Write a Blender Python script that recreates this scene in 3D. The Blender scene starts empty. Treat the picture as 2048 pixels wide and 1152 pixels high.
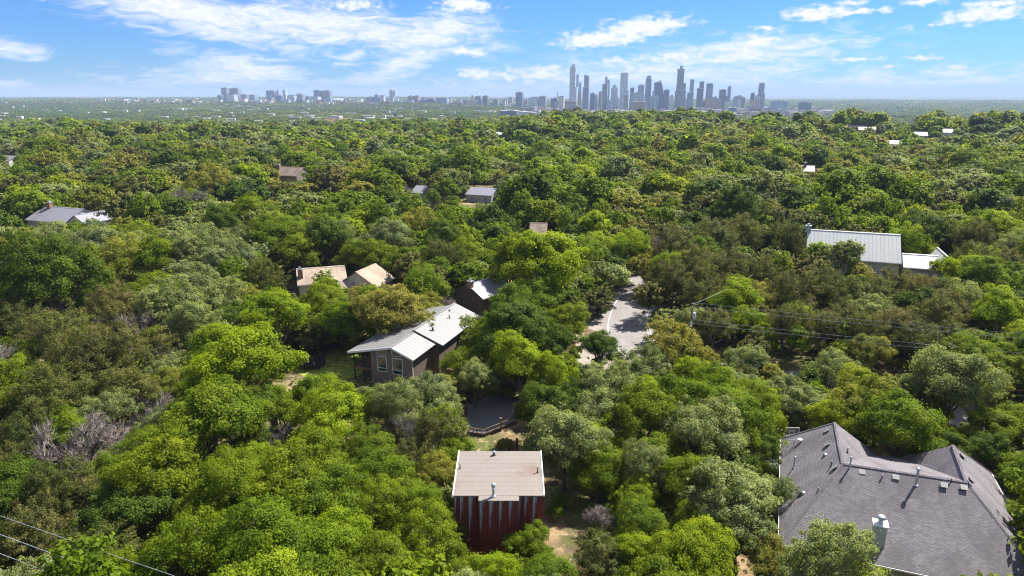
import bpy, math, random
import numpy as np
from mathutils import Vector, Matrix

# ------------------------------------------------------------------ camera, light, exposure
PITCH = math.radians(15.83); F = 1365.33; CAMH = 42.0
SUN_AZ = math.radians(40.0)          # from +X (right) towards +Y (away from the camera)
SUN_EL = math.radians(50.0)
sc = bpy.context.scene
COL = sc.collection
cam_d = bpy.data.cameras.new('camera'); cam = bpy.data.objects.new('camera', cam_d); COL.objects.link(cam)
cam.location = (0, 0, CAMH); cam.rotation_euler = (math.pi/2 - PITCH, 0, 0)
cam_d.sensor_width = 36; cam_d.lens = F/2048*36; cam_d.clip_start = 0.5; cam_d.clip_end = 150000
sc.camera = cam
sun_d = bpy.data.lights.new('sun', 'SUN'); sun = bpy.data.objects.new('sun', sun_d); COL.objects.link(sun)
sun_d.energy = 5.0; sun_d.angle = math.radians(0.53); sun_d.color = (1.0, 0.95, 0.87)
sdir = Vector((math.cos(SUN_EL)*math.cos(SUN_AZ), math.cos(SUN_EL)*math.sin(SUN_AZ), math.sin(SUN_EL)))
sun.rotation_euler = sdir.to_track_quat('Z', 'Y').to_euler(); sun.location = (0, 0, 400)
sc.view_settings.view_transform = 'Standard'; sc.view_settings.look = 'None'
sc.view_settings.exposure = 1.36; sc.view_settings.gamma = 1.0; sc.view_settings.use_curve_mapping = False
sc.render.engine = 'CYCLES'
cy = sc.cycles
cy.use_denoising = True; cy.denoising_prefilter = 'NONE'; cy.filter_width = 1.15; cy.max_bounces = 9; cy.diffuse_bounces = 5; cy.glossy_bounces = 2
cy.transmission_bounces = 6; cy.transparent_max_bounces = 6; cy.volume_bounces = 0
cy.caustics_reflective = False; cy.caustics_refractive = False
SKY_STRENGTH = 0.07

def ray(px, py):
    x = (px-1024)/F; y = -(py-576)/F
    return np.array([x, y*math.sin(PITCH)+math.cos(PITCH), y*math.cos(PITCH)-math.sin(PITCH)])
CAM = np.array([0, 0, CAMH])
def at(px, py, z):
    d = ray(px, py); return CAM + d*((z-CAMH)/d[2])
def at_y(px, py, Y):
    d = ray(px, py); return CAM + d*(Y/d[1])
def proj(p):
    q = np.asarray(p, float)-CAM
    f = q[1]*math.cos(PITCH)-q[2]*math.sin(PITCH); u = q[1]*math.sin(PITCH)+q[2]*math.cos(PITCH)
    f = max(f, 1e-3)
    return 1024+F*q[0]/f, 576-F*u/f, f

# ------------------------------------------------------------------ node helpers
def nd(t, typ, **kw):
    n = t.nodes.new(typ)
    for k, v in kw.items():
        if k.startswith('i_'):
            n.inputs[k[2:]].default_value = v
        else:
            setattr(n, k, v)
    return n
def lk(t, a, b): t.links.new(a, b)
def mth(t, op, a, b=None, clamp=False, c=None):
    n = t.nodes.new('ShaderNodeMath'); n.operation = op; n.use_clamp = clamp
    for i, v in enumerate((a, b, c)):
        if v is None: continue
        if hasattr(v, 'links'): t.links.new(v, n.inputs[i])
        else: n.inputs[i].default_value = v
    return n.outputs[0]
def mixc(t, fac, a, b):
    n = t.nodes.new('ShaderNodeMix'); n.data_type = 'RGBA'
    for s, v in ((n.inputs['Factor'], fac), (n.inputs[6], a), (n.inputs[7], b)):
        if hasattr(v, 'links'): t.links.new(v, s)
        elif isinstance(v, (int, float)): s.default_value = v
        else: s.default_value = (*v, 1) if len(v) == 3 else v
    return n.outputs[2]
def sstep(t, v, lo, hi, a=0.0, b=1.0):
    n = t.nodes.new('ShaderNodeMapRange'); n.interpolation_type = 'SMOOTHSTEP'
    for i, x in enumerate((v, lo, hi, a, b)):
        if hasattr(x, 'links'): t.links.new(x, n.inputs[i])
        else: n.inputs[i].default_value = x
    return n.outputs[0]

# ------------------------------------------------------------------ world: Nishita sky with clouds by direction
def build_world():
    w = bpy.data.worlds.new('World'); sc.world = w; w.use_nodes = True
    t = w.node_tree; t.nodes.clear()
    sky = nd(t, 'ShaderNodeTexSky', sky_type='NISHITA', sun_disc=False)
    sky.sun_elevation = SUN_EL; sky.sun_rotation = math.pi/2-SUN_AZ
    sky.air_density = 1.0; sky.dust_density = 0.2; sky.ozone_density = 3.0; sky.altitude = 200
    co = nd(t, 'ShaderNodeTexCoord'); sp = nd(t, 'ShaderNodeSeparateXYZ'); lk(t, co.outputs['Generated'], sp.inputs[0])
    az = mth(t, 'ARCTAN2', sp.outputs[0], sp.outputs[1]); el = mth(t, 'ARCSINE', sp.outputs[2])
    cb = nd(t, 'ShaderNodeCombineXYZ'); lk(t, az, cb.inputs[0]); lk(t, el, cb.inputs[1])
    def noise(scale, vec, detail=6, rough=0.55, sx=1, sy=1, rot=0.0, dist=0.0):
        m = nd(t, 'ShaderNodeMapping'); m.inputs['Scale'].default_value = (sx, sy, 1); m.inputs['Rotation'].default_value = (0, 0, rot)
        lk(t, vec, m.inputs[0])
        n = nd(t, 'ShaderNodeTexNoise', noise_dimensions='2D'); n.inputs['Scale'].default_value = scale
        n.inputs['Detail'].default_value = detail; n.inputs['Roughness'].default_value = rough; n.inputs['Distortion'].default_value = dist
        lk(t, m.outputs[0], n.inputs['Vector']); return n
    def blobs(lst, vec):
        acc = None
        for (px, py, hx, hy, rot, wgt) in lst:
            d = ray(px, py); d = d/np.linalg.norm(d)
            a0, e0 = math.atan2(d[0], d[1]), math.asin(d[2])
            m = nd(t, 'ShaderNodeMapping', vector_type='TEXTURE')
            m.inputs['Location'].default_value = (a0, e0, 0); m.inputs['Rotation'].default_value = (0, 0, math.radians(rot))
            m.inputs['Scale'].default_value = (hx/F, hy/F, 1)
            lk(t, vec, m.inputs[0])
            l = nd(t, 'ShaderNodeVectorMath', operation='LENGTH'); lk(t, m.outputs[0], l.inputs[0])
            v = mth(t, 'MULTIPLY_ADD', l.outputs['Value'], -wgt, c=wgt)
            acc = v if acc is None else mth(t, 'MAXIMUM', acc, v)
        return acc
    wn = noise(34, cb.outputs[0], 4, 0.6, 1, 2.0)
    off = nd(t, 'ShaderNodeVectorMath', operation='MULTIPLY_ADD'); lk(t, wn.outputs['Color'], off.inputs[0])
    off.inputs[1].default_value = (0.030, 0.010, 0); off.inputs[2].default_value = (-0.015, -0.005, 0)
    wv = nd(t, 'ShaderNodeVectorMath', operation='ADD'); lk(t, cb.outputs[0], wv.inputs[0]); lk(t, off.outputs[0], wv.inputs[1])
    # puffy clouds: centre x, y in the photograph, half sizes, tilt, weight
    puffy = [(1290, 55, 105, 24, 4, 1), (1205, 78, 110, 20, 2, 1), (1165, 88, 50, 9, 0, .9), (930, 10, 70, 16, 0, 1), (700, 10, 75, 14, 0, .8),
             (955, 148, 50, 13, 0, 1), (940, 104, 48, 12, -4, .9), (1075, 150, 120, 22, 2, .75), (1640, 26, 75, 15, 0, 1), (1725, 22, 55, 7, 4, .9),
             (1530, 56, 30, 6, 0, .8), (1965, 28, 75, 15, 6, 1), (1890, 45, 30, 7, 10, .7), (1850, 3, 45, 8, 0, .8), (2000, 4, 50, 8, 0, .8),
             (1510, 88, 70, 22, 12, .8), (1350, 118, 110, 20, 6, .65), (1850, 116, 32, 5, 0, .7), (1715, 118, 50, 5, 2, .7), (1700, 5, 40, 6, 0, .6),
             (1775, 135, 28, 4, 0, .6), (1910, 135, 30, 4, 0, .6), (1240, 122, 60, 10, 0, .6), (15, 170, 62, 11, -4, .8), (1810, 58, 22, 5, 0, .5)]
    pb = blobs(puffy, wv.outputs[0])
    pn = noise(60, cb.outputs[0], 8, 0.62, 1, 2.1)
    pm = sstep(t, mth(t, 'ADD', pb, mth(t, 'MULTIPLY_ADD', pn.outputs['Fac'], 1.7, c=-0.80)), 0.0, 0.80)
    wispy = [(370, 22, 260, 46, -12, 1.0), (640, 50, 330, 40, -5, 1.0), (860, 70, 150, 42, 8, 1.0), (800, 130, 120, 24, 22, .9), (500, 140, 130, 30, -8, .9),
             (420, 160, 170, 22, 0, .7), (20, 95, 70, 16, -10, .7), (1480, 110, 240, 34, 4, .75), (1330, 150, 320, 36, 0, .7), (1700, 160, 300, 16, 3, .5),
             (2000, 158, 120, 9, 4, .7), (1560, 175, 420, 16, 0, .45), (640, 183, 300, 14, 0, .4), (1120, 176, 420, 24, 0, .5), (1900, 180, 260, 10, 0, .4), (710, 110, 46, 16, 30, .6),
             (1840, 168, 130, 9, 0, .5)]
    wb = blobs(wispy, wv.outputs[0])
    w1 = noise(22, cb.outputs[0], 8, 0.66, 1.0, 4.2, math.radians(-9), 0.6)
    wm = sstep(t, mth(t, 'ADD', wb, mth(t, 'MULTIPLY_ADD', w1.outputs['Fac'], 2.0, c=-1.0)), -0.22, 0.95)
    wm = mth(t, 'MULTIPLY', wm, 0.92)
    # the same kind of broken cloud out of view, cover widened for fill light
    gn = noise(7, cb.outputs[0], 8, 0.6, 1.0, 2.0)
    gm = sstep(t, gn.outputs['Fac'], 0.42, 0.64)
    outside = mth(t, 'MAXIMUM', sstep(t, el, 0.16, 0.26), sstep(t, mth(t, 'ABSOLUTE', az), 0.70, 0.85))
    gm = mth(t, 'MULTIPLY', gm, outside)
    mask = mth(t, 'MAXIMUM', mth(t, 'MAXIMUM', pm, wm), gm)
    mask = mth(t, 'MULTIPLY', mask, sstep(t, el, -0.004, 0.02))
    # white clouds, slightly greyer in their thick parts
    cn = noise(90, wv.outputs[0], 5, 0.55, 1, 2.4)
    ccol = mixc(t, sstep(t, cn.outputs['Fac'], 0.35, 0.7), (5.3, 5.5, 5.9), (6.4, 6.4, 6.4))
    tint = nd(t, 'ShaderNodeMix', data_type='RGBA', blend_type='MULTIPLY'); tint.inputs['Factor'].default_value = 1
    lk(t, sky.outputs[0], tint.inputs[6]); tint.inputs[7].default_value = (0.225, 0.455, 0.835, 1)
    col = mixc(t, mask, tint.outputs[2], ccol)
    bg = nd(t, 'ShaderNodeBackground'); bg.inputs['Strength'].default_value = SKY_STRENGTH; lk(t, col, bg.inputs[0])
    out = nd(t, 'ShaderNodeOutputWorld'); lk(t, bg.outputs[0], out.inputs[0])
    w.cycles.sampling_method = 'MANUAL'; w.cycles.sample_map_resolution = 512
build_world()

# ------------------------------------------------------------------ objects
ORG = {}
def tag(o, label=None, cat=None, group=None, kind=None):
    if label: o['label'] = label
    if cat: o['category'] = cat
    if group: o['group'] = group
    if kind: o['kind'] = kind
    return o
def thing(name, label, cat, loc, group=None):
    o = bpy.data.objects.new(name, None); COL.objects.link(o); o.empty_display_size = 0.5
    o.location = loc; ORG[o] = np.array(loc, float)
    return tag(o, label, cat, group)

class MB:
    def __init__(s): s.v = []; s.f = []; s.uv = None
    def poly(s, pts):
        b = len(s.v); s.v += [tuple(map(float, p)) for p in pts]; s.f.append(tuple(range(b, b+len(pts)))); return s
    def slab(s, pts, th):
        P = [np.array(p, float) for p in pts]; n = np.cross(P[1]-P[0], P[2]-P[0]); n = n/np.linalg.norm(n)
        if n[2] < 0: P = P[::-1]; n = -n
        Q = [p-n*th for p in P]; b = len(s.v); k = len(P)
        s.v += [tuple(p) for p in P]+[tuple(q) for q in Q]
        s.f.append(tuple(range(b, b+k))); s.f.append(tuple(range(b+2*k-1, b+k-1, -1)))
        for i in range(k): s.f.append((b+i, b+k+i, b+k+(i+1) % k, b+(i+1) % k))
        return s
    def prism(s, xy, z0, z1):
        a = 0
        for i in range(len(xy)): a += xy[i][0]*xy[(i+1) % len(xy)][1]-xy[(i+1) % len(xy)][0]*xy[i][1]
        if a < 0: xy = xy[::-1]
        b = len(s.v); k = len(xy)
        zt = z1 if hasattr(z1, '__len__') else [z1]*k
        s.v += [(float(p[0]), float(p[1]), float(z0)) for p in xy]+[(float(p[0]), float(p[1]), float(z)) for p, z in zip(xy, zt)]
        s.f.append(tuple(range(b+k-1, b-1, -1))); s.f.append(tuple(range(b+k, b+2*k)))
        for i in range(k): s.f.append((b+i, b+(i+1) % k, b+k+(i+1) % k, b+k+i))
        return s
    def box(s, c, sz, ang=0.0, u=None, v=None, w=None):
        if u is None:
            u = np.array([math.cos(ang), math.sin(ang), 0]); v = np.array([-math.sin(ang), math.cos(ang), 0]); w = np.array([0, 0, 1.])
        c = np.array(c, float); b = len(s.v)
        for k in (-.5, .5):
            for i, j in ((-.5, -.5), (.5, -.5), (.5, .5), (-.5, .5)): s.v.append(tuple(c+u*i*sz[0]+v*j*sz[1]+w*k*sz[2]))
        s.f += [(b+3, b+2, b+1, b), (b+4, b+5, b+6, b+7)]+[(b+i, b+(i+1) % 4, b+4+(i+1) % 4, b+4+i) for i in range(4)]
        return s
    def tube(s, p0, p1, r0, r1=None, n=8, cap=True):
        r1 = r0 if r1 is None else r1
        p0 = np.array(p0, float); p1 = np.array(p1, float); d = p1-p0; d = d/max(np.linalg.norm(d), 1e-9)
        a = np.cross(d, [0, 0, 1.]) if abs(d[2]) < .9 else np.cross(d, [1., 0, 0]); a = a/np.linalg.norm(a); c = np.cross(d, a); b = len(s.v)
        for p, r in ((p0, r0), (p1, r1)):
            for i in range(n):
                th = 2*math.pi*i/n; s.v.append(tuple(p+r*(a*math.cos(th)+c*math.sin(th))))
        for i in range(n): s.f.append((b+i, b+n+i, b+n+(i+1) % n, b+(i+1) % n))
        if cap: s.f += [tuple(range(b, b+n)), tuple(range(b+2*n-1, b+n-1, -1))]
        return s
    def lathe(s, c, prof, n=14):
        b = len(s.v); k = len(prof)
        for r, z in prof:
            for i in range(n):
                th = 2*math.pi*i/n; s.v.append((c[0]+r*math.cos(th), c[1]+r*math.sin(th), c[2]+z))
        for j in range(k-1):
            for i in range(n): s.f.append((b+j*n+i, b+j*n+(i+1) % n, b+(j+1)*n+(i+1) % n, b+(j+1)*n+i))
        s.f += [tuple(range(b+n-1, b-1, -1)), tuple(range(b+(k-1)*n, b+k*n))]
        return s
    def build(s, name, mat, parent=None, smooth=False, origin=None):
        o0 = ORG[parent] if parent is not None else (np.array(origin, float) if origin is not None else np.zeros(3))
        V = np.array(s.v, float)-o0
        me = bpy.data.meshes.new(name); me.from_pydata(V.tolist(), [], s.f)
        uvl = me.uv_layers.new(name='UVMap')
        data = np.zeros(len(me.loops)*2)
        W = np.array(s.v, float); li = 0
        for f in s.f:
            P = W[list(f)]
            if s.uv is not None:
                U = s.uv[list(f)]
            else:
                n = np.zeros(3)
                for i in range(len(P)): n += np.cross(P[i]-P[0], P[(i+1) % len(P)]-P[0])
                n = n/max(np.linalg.norm(n), 1e-9)
                tt = np.cross([0, 0, 1.], n); L = np.linalg.norm(tt); tt = tt/L if L > 1e-3 else np.array([1., 0, 0]); bb = np.cross(n, tt)
                U = np.stack([P@tt, P@bb], 1)
            data[li*2:(li+len(f))*2] = U.ravel(); li += len(f)
        uvl.data.foreach_set('uv', data)
        if mat is not None: me.materials.append(mat)
        if smooth: me.polygons.foreach_set('use_smooth', [True]*len(me.polygons))
        me.update()
        o = bpy.data.objects.new(name, me); COL.objects.link(o)
        if parent is not None: o.parent = parent; ORG[o] = ORG[parent]
        else: o.location = o0; ORG[o] = o0
        return o

# ------------------------------------------------------------------ materials
MATS = {}
def base_mat(name, rough=0.8, spec=0.3):
    m = bpy.data.materials.new(name); m.use_nodes = True; t = m.node_tree; b = t.nodes['Principled BSDF']
    b.inputs['Roughness'].default_value = rough; b.inputs['Specular IOR Level'].default_value = spec
    return m, t, b
def plain(name, c, rough=0.75, metal=0.0, var=0.12, scale=3.0, spec=0.3):
    if name in MATS: return MATS[name]
    m, t, b = base_mat(name, rough, spec); b.inputs['Metallic'].default_value = metal
    co = nd(t, 'ShaderNodeTexCoord')
    n = nd(t, 'ShaderNodeTexNoise'); n.inputs['Scale'].default_value = scale; n.inputs['Detail'].default_value = 6; n.inputs['Roughness'].default_value = .65
    lk(t, co.outputs['Object'], n.inputs['Vector'])
    lo = tuple(x*(1-var*1.6) for x in c); hi = tuple(min(1, x*(1+var*1.3)) for x in c)
    lk(t, mixc(t, sstep(t, n.outputs['Fac'], .3, .7), lo, hi), b.inputs['Base Color'])
    MATS[name] = m; return m
def uvnode(t): return nd(t, 'ShaderNodeUVMap').outputs[0]

def mat_metal_roof(name, c, stain=(0.5, 0.36, 0.25), amt=0.3, rough=0.45, wave=0.0, metal=0.25):
    m, t, b = base_mat(name, rough, .4); b.inputs['Metallic'].default_value = metal
    co = nd(t, 'ShaderNodeTexCoord'); oi = nd(t, 'ShaderNodeObjectInfo')
    n = nd(t, 'ShaderNodeTexNoise'); n.inputs['Scale'].default_value = 0.35; n.inputs['Detail'].default_value = 7; n.inputs['Roughness'].default_value = .6
    lk(t, co.outputs['Object'], n.inputs['Vector'])
    n2 = nd(t, 'ShaderNodeTexNoise'); n2.inputs['Scale'].default_value = 2.2; n2.inputs['Detail'].default_value = 6
    lk(t, co.outputs['Object'], n2.inputs['Vector'])
    k = mixc(t, mth(t, 'MULTIPLY', sstep(t, n.outputs['Fac'], .50, .78), amt), c, stain)
    k = mixc(t, mth(t, 'MULTIPLY', sstep(t, n2.outputs['Fac'], .45, .75), .18), k, tuple(x*.55 for x in c))
    hs = nd(t, 'ShaderNodeHueSaturation'); lk(t, k, hs.inputs['Color'])
    lk(t, mth(t, 'MULTIPLY_ADD', oi.outputs['Random'], .05, c=.975), hs.inputs['Value'])
    lk(t, hs.outputs[0], b.inputs['Base Color'])
    if wave:
        wv = nd(t, 'ShaderNodeTexWave', wave_type='BANDS', bands_direction='X'); wv.inputs['Scale'].default_value = wave
        lk(t, uvnode(t), wv.inputs['Vector'])
        bp = nd(t, 'ShaderNodeBump'); bp.inputs['Strength'].default_value = .5; bp.inputs['Distance'].default_value = .03
        lk(t, wv.outputs['Fac'], bp.inputs['Height']); lk(t, bp.outputs[0], b.inputs['Normal'])
    return m
def mat_shingle(name, c):
    m, t, b = base_mat(name, .92, .2); uv = uvnode(t)
    br = nd(t, 'ShaderNodeTexBrick'); br.inputs['Scale'].default_value = 1.0; br.offset = .5
    br.inputs['Brick Width'].default_value = .33; br.inputs['Row Height'].default_value = .16
    br.inputs['Mortar Size'].default_value = .012; br.inputs['Mortar Smooth'].default_value = .1; br.inputs['Bias'].default_value = 0
    br.inputs['Color1'].default_value = (*[x*1.28 for x in c], 1); br.inputs['Color2'].default_value = (*[x*.78 for x in c], 1)
    br.inputs['Mortar'].default_value = (*[x*.35 for x in c], 1)
    lk(t, uv, br.inputs['Vector'])
    n = nd(t, 'ShaderNodeTexNoise'); n.inputs['Scale'].default_value = .45; n.inputs['Detail'].default_value = 6
    mp = nd(t, 'ShaderNodeMapping'); mp.inputs['Scale'].default_value = (1.0, .35, 1); lk(t, uv, mp.inputs[0]); lk(t, mp.outputs[0], n.inputs['Vector'])
    k = mixc(t, mth(t, 'MULTIPLY', sstep(t, n.outputs['Fac'], .40, .66), .7), br.outputs['Color'], tuple(x*.45 for x in c))
    n3 = nd(t, 'ShaderNodeTexNoise'); n3.inputs['Scale'].default_value = 14; n3.inputs['Detail'].default_value = 3; lk(t, uv, n3.inputs['Vector'])
    k = mixc(t, mth(t, 'MULTIPLY', n3.outputs['Fac'], .35), k, tuple(min(1, x*1.5) for x in c))
    lk(t, k, b.inputs['Base Color'])
    bp = nd(t, 'ShaderNodeBump'); bp.inputs['Strength'].default_value = .8; bp.inputs['Distance'].default_value = .03
    lk(t, br.outputs['Fac'], bp.inputs['Height']); bp.invert = True; lk(t, bp.outputs[0], b.inputs['Normal'])
    return m
def mat_red_siding():
    m, t, b = base_mat('red_siding', .6, .3); uv = uvnode(t)
    sp = nd(t, 'ShaderNodeSeparateXYZ'); lk(t, uv, sp.inputs[0])
    oi = nd(t, 'ShaderNodeObjectInfo')
    co = nd(t, 'ShaderNodeTexCoord'); mp = nd(t, 'ShaderNodeMapping'); mp.inputs['Scale'].default_value = (7, 7, .7); lk(t, co.outputs['Object'], mp.inputs[0])
    n = nd(t, 'ShaderNodeTexNoise'); n.inputs['Scale'].default_value = 1.0; n.inputs['Detail'].default_value = 6; n.inputs['Roughness'].default_value = .65
    lk(t, mp.outputs[0], n.inputs['Vector'])
    ln = mth(t, 'MULTIPLY_ADD', oi.outputs['Random'], 2.2, c=2.4)
    edge = mth(t, 'MULTIPLY_ADD', mth(t, 'DIVIDE', sp.outputs[1], ln), -.52, c=.50)
    edge = mth(t, 'ADD', edge, mth(t, 'MULTIPLY_ADD', n.outputs['Fac'], .9, c=-.45))
    f = sstep(t, mth(t, 'SUBTRACT', edge, sp.outputs[0]), -.05, .22)
    f = mth(t, 'MULTIPLY', f, sstep(t, sp.outputs[0], .03, .05))
    n2 = nd(t, 'ShaderNodeTexNoise'); n2.inputs['Scale'].default_value = .8; lk(t, co.outputs['Object'], n2.inputs['Vector'])
    red = mixc(t, n2.outputs['Fac'], (.10, .018, .014), (.185, .036, .026))
    lk(t, mixc(t, f, red, (.27, .31, .38)), b.inputs['Base Color'])
    return m
def mat_ground():
    m, t, b = base_mat('ground_litter', .95, .1)
    co = nd(t, 'ShaderNodeTexCoord')
    def nz(s, d=6, r=.6):
        n = nd(t, 'ShaderNodeTexNoise'); n.inputs['Scale'].default_value = s; n.inputs['Detail'].default_value = d; n.inputs['Roughness'].default_value = r
        lk(t, co.outputs['Object'], n.inputs['Vector']); return n.outputs['Fac']
    k = mixc(t, sstep(t, nz(.13), .42, .6), (.085, .065, .04), (.26, .18, .10))
    k = mixc(t, sstep(t, nz(.09, 8), .46, .58), k, (.085, .10, .028))
    k = mixc(t, sstep(t, nz(.9, 6, .7), .5, .68), k, (.30, .235, .12))
    k = mixc(t, sstep(t, nz(.0035, 5), .45, .58), k, (.05, .075, .03))
    lk(t, k, b.inputs['Base Color'])
    bp = nd(t, 'ShaderNodeBump'); bp.inputs['Strength'].default_value = .6; bp.inputs['Distance'].default_value = .15
    lk(t, nz(1.6), bp.inputs['Height']); lk(t, bp.outputs[0], b.inputs['Normal'])
    return m
def mat_leaf(name, cols, tr=0.32, vary=0.35):
    m, t, b = base_mat(name, .6, .10)
    oi = nd(t, 'ShaderNodeObjectInfo'); at_ = nd(t, 'ShaderNodeAttribute', attribute_name='lv')
    rp = nd(t, 'ShaderNodeValToRGB'); lk(t, oi.outputs['Random'], rp.inputs[0])
    e = rp.color_ramp.elements
    while len(e) < len(cols): e.new(.5)
    for i, c in enumerate(cols): e[i].position = i/(len(cols)-1); e[i].color = (*c, 1)
    hs = nd(t, 'ShaderNodeHueSaturation'); lk(t, rp.outputs[0], hs.inputs['Color'])
    lk(t, mth(t, 'MULTIPLY_ADD', at_.outputs['Fac'], vary*2.3, c=1.15-vary*1.15), hs.inputs['Value'])
    lk(t, mth(t, 'MULTIPLY_ADD', at_.outputs['Fac'], -.022, c=.511), hs.inputs['Hue'])
    lk(t, hs.outputs[0], b.inputs['Base Color'])
    tl = nd(t, 'ShaderNodeBsdfTranslucent')
    g = nd(t, 'ShaderNodeMix', data_type='RGBA', blend_type='MULTIPLY'); g.inputs['Factor'].default_value = 1
    lk(t, hs.outputs[0], g.inputs[6]); g.inputs[7].default_value = (1.5, 1.45, .6, 1); lk(t, g.outputs[2], tl.inputs[0])
    mx = nd(t, 'ShaderNodeMixShader'); mx.inputs[0].default_value = tr
    lk(t, b.outputs[0], mx.inputs[1]); lk(t, tl.outputs[0], mx.inputs[2])
    lk(t, mx.outputs[0], t.nodes['Material Output'].inputs[0])
    return m
def mat_facade(name, glass, frame, fh=3.9, fw=6.0, gloss=.18, floor_frac=.34, metal=0.0):
    m, t, b = base_mat(name, .35, .5); uv = uvnode(t); sp = nd(t, 'ShaderNodeSeparateXYZ'); lk(t, uv, sp.inputs[0])
    fy = mth(t, 'FRACT', mth(t, 'DIVIDE', sp.outputs[1], fh)); fx = mth(t, 'FRACT', mth(t, 'DIVIDE', sp.outputs[0], fw))
    win = mth(t, 'MULTIPLY', mth(t, 'GREATER_THAN', fy, floor_frac), mth(t, 'GREATER_THAN', fx, .22))
    wn = nd(t, 'ShaderNodeTexWhiteNoise', noise_dimensions='2D')
    cb = nd(t, 'ShaderNodeCombineXYZ'); lk(t, mth(t, 'FLOOR', mth(t, 'DIVIDE', sp.outputs[0], fw)), cb.inputs[0]); lk(t, mth(t, 'FLOOR', mth(t, 'DIVIDE', sp.outputs[1], fh*3)), cb.inputs[1])
    lk(t, cb.outputs[0], wn.inputs['Vector'])
    g = mixc(t, wn.outputs['Value'], tuple(x*.6 for x in glass), tuple(min(1, x*1.4) for x in glass))
    lk(t, mixc(t, win, frame, g), b.inputs['Base Color'])
    lk(t, mth(t, 'MULTIPLY_ADD', win, gloss-.7, c=.7), b.inputs['Roughness'])
    return m
def mat_asphalt(name, c):
    m, t, b = base_mat(name, .9, .25); co = nd(t, 'ShaderNodeTexCoord')
    n = nd(t, 'ShaderNodeTexNoise'); n.inputs['Scale'].default_value = .35; n.inputs['Detail'].default_value = 8; n.inputs['Roughness'].default_value = .65; lk(t, co.outputs['Object'], n.inputs['Vector'])
    n2 = nd(t, 'ShaderNodeTexNoise'); n2.inputs['Scale'].default_value = 9; n2.inputs['Detail'].default_value = 3; lk(t, co.outputs['Object'], n2.inputs['Vector'])
    k = mixc(t, sstep(t, n.outputs['Fac'], .35, .7), tuple(x*.86 for x in c), tuple(x*1.12 for x in c))
    lk(t, mixc(t, mth(t, 'MULTIPLY', n2.outputs['Fac'], .3), k, tuple(x*.7 for x in c)), b.inputs['Base Color'])
    return m

M = {
 'ground': mat_ground(), 'road': mat_asphalt('road_asphalt', (.225, .205, .198)), 'drive': mat_asphalt('drive_asphalt', (.16, .16, .165)),
 'concrete': mat_asphalt('pale_concrete', (.28, .245, .21)), 'paint': plain('road_paint', (.74, .73, .70), .7),
 'lawn': plain('lawn_grass', (.20, .25, .035), .95, var=.35, scale=1.2), 'soil': plain('tan_soil', (.40, .28, .17), .95, var=.3, scale=.8),
 'roof_white': mat_metal_roof('white_metal_roof', (.225, .221, .218), (.15, .10, .075), .45, .42, 0, .15),
 'roof_pale': mat_metal_roof('pale_metal_roof', (.45, .47, .455), (.38, .38, .35), .3, .42, 0, .15),
 'roof_tan': mat_metal_roof('weathered_tan_metal_roof', (.205, .176, .152), (.15, .08, .045), .9, .55, 0, .1),
 'roof_grey': mat_metal_roof('grey_metal_roof', (.22, .22, .255), (.3, .3, .3), .2, .45, 0, .2),
 'shingle': mat_shingle('dark_grey_shingle', (.168, .154, .165)), 'shingle_brown': mat_shingle('brown_shingle', (.20, .155, .13)),
 'shingle_tan': mat_shingle('tan_shingle', (.37, .295, .232)), 'shingle_grey': mat_shingle('weathered_grey_shingle', (.17, .165, .17)),
 'red': mat_red_siding(), 'redplain': plain('maroon_paint', (.11, .022, .018), .6),
 'taupe': plain('taupe_stucco', (.20, .16, .137), .85), 'taupe_dark': plain('brown_siding', (.10, .075, .062), .8), 'cream': plain('cream_siding', (.55, .50, .42), .8),
 'grey_wall': plain('grey_lap_siding', (.36, .36, .37), .8), 'white_wall': plain('white_wall', (.55, .54, .51), .8), 'brickw': plain('brown_brick', (.25, .15, .11), .9, var=.3, scale=6),
 'trim': plain('white_trim', (.70, .70, .69), .5, var=.05), 'dark_metal': plain('dark_metal', (.03, .03, .032), .45, .3), 'galv': plain('galvanised_steel', (.50, .52, .55), .38, .7, spec=.5),
 'wood': plain('weathered_timber', (.20, .135, .085), .9, var=.3, scale=4), 'pole': plain('utility_pole_wood', (.16, .115, .085), .9, var=.3, scale=4),
 'glass': plain('window_glass', (.030, .055, .055), .06, var=.4, scale=1.0, spec=.8), 'net': plain('trampoline_net', (.02, .02, .022), .9), 'wire': plain('power_cable', (.42, .44, .46), .45, .5),
 'plastic_white': plain('white_plastic', (.68, .68, .66), .5, var=.06), 'rust': plain('rusty_orange', (.35, .12, .06), .7), 'mat': plain('trampoline_mat', (.018, .018, .02), .8),
 'bark': plain('bark', (.13, .105, .085), .95, var=.35, scale=3), 'bark_pale': plain('pale_bark', (.20, .172, .15), .95, var=.3, scale=3), 'twig': plain('bare_twigs', (.22, .185, .172), .95, var=.25, scale=1.5),
}
LEAF = {
 'O': mat_leaf('leaf_green_oak', [(.096, .148, .006), (.122, .168, .008), (.106, .160, .010), (.136, .174, .008)], .46),
 'B': mat_leaf('leaf_bright_elm', [(.155, .220, .007), (.180, .238, .009), (.145, .212, .010), (.205, .238, .010)], .48),
 'K': mat_leaf('leaf_dark_oak', [(.054, .092, .008), (.070, .106, .009), (.060, .100, .012)], .38),
 'J': mat_leaf('leaf_juniper', [(.080, .094, .020), (.108, .106, .030), (.074, .092, .022), (.116, .108, .034), (.090, .104, .022)], .32, .5),
 'G': mat_leaf('leaf_grey_green', [(.158, .192, .066), (.176, .206, .070), (.146, .184, .074)], .38, .4),
 'Y': mat_leaf('leaf_olive_yellow', [(.180, .190, .026), (.196, .188, .040), (.165, .184, .024)], .42, .38),
}

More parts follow.
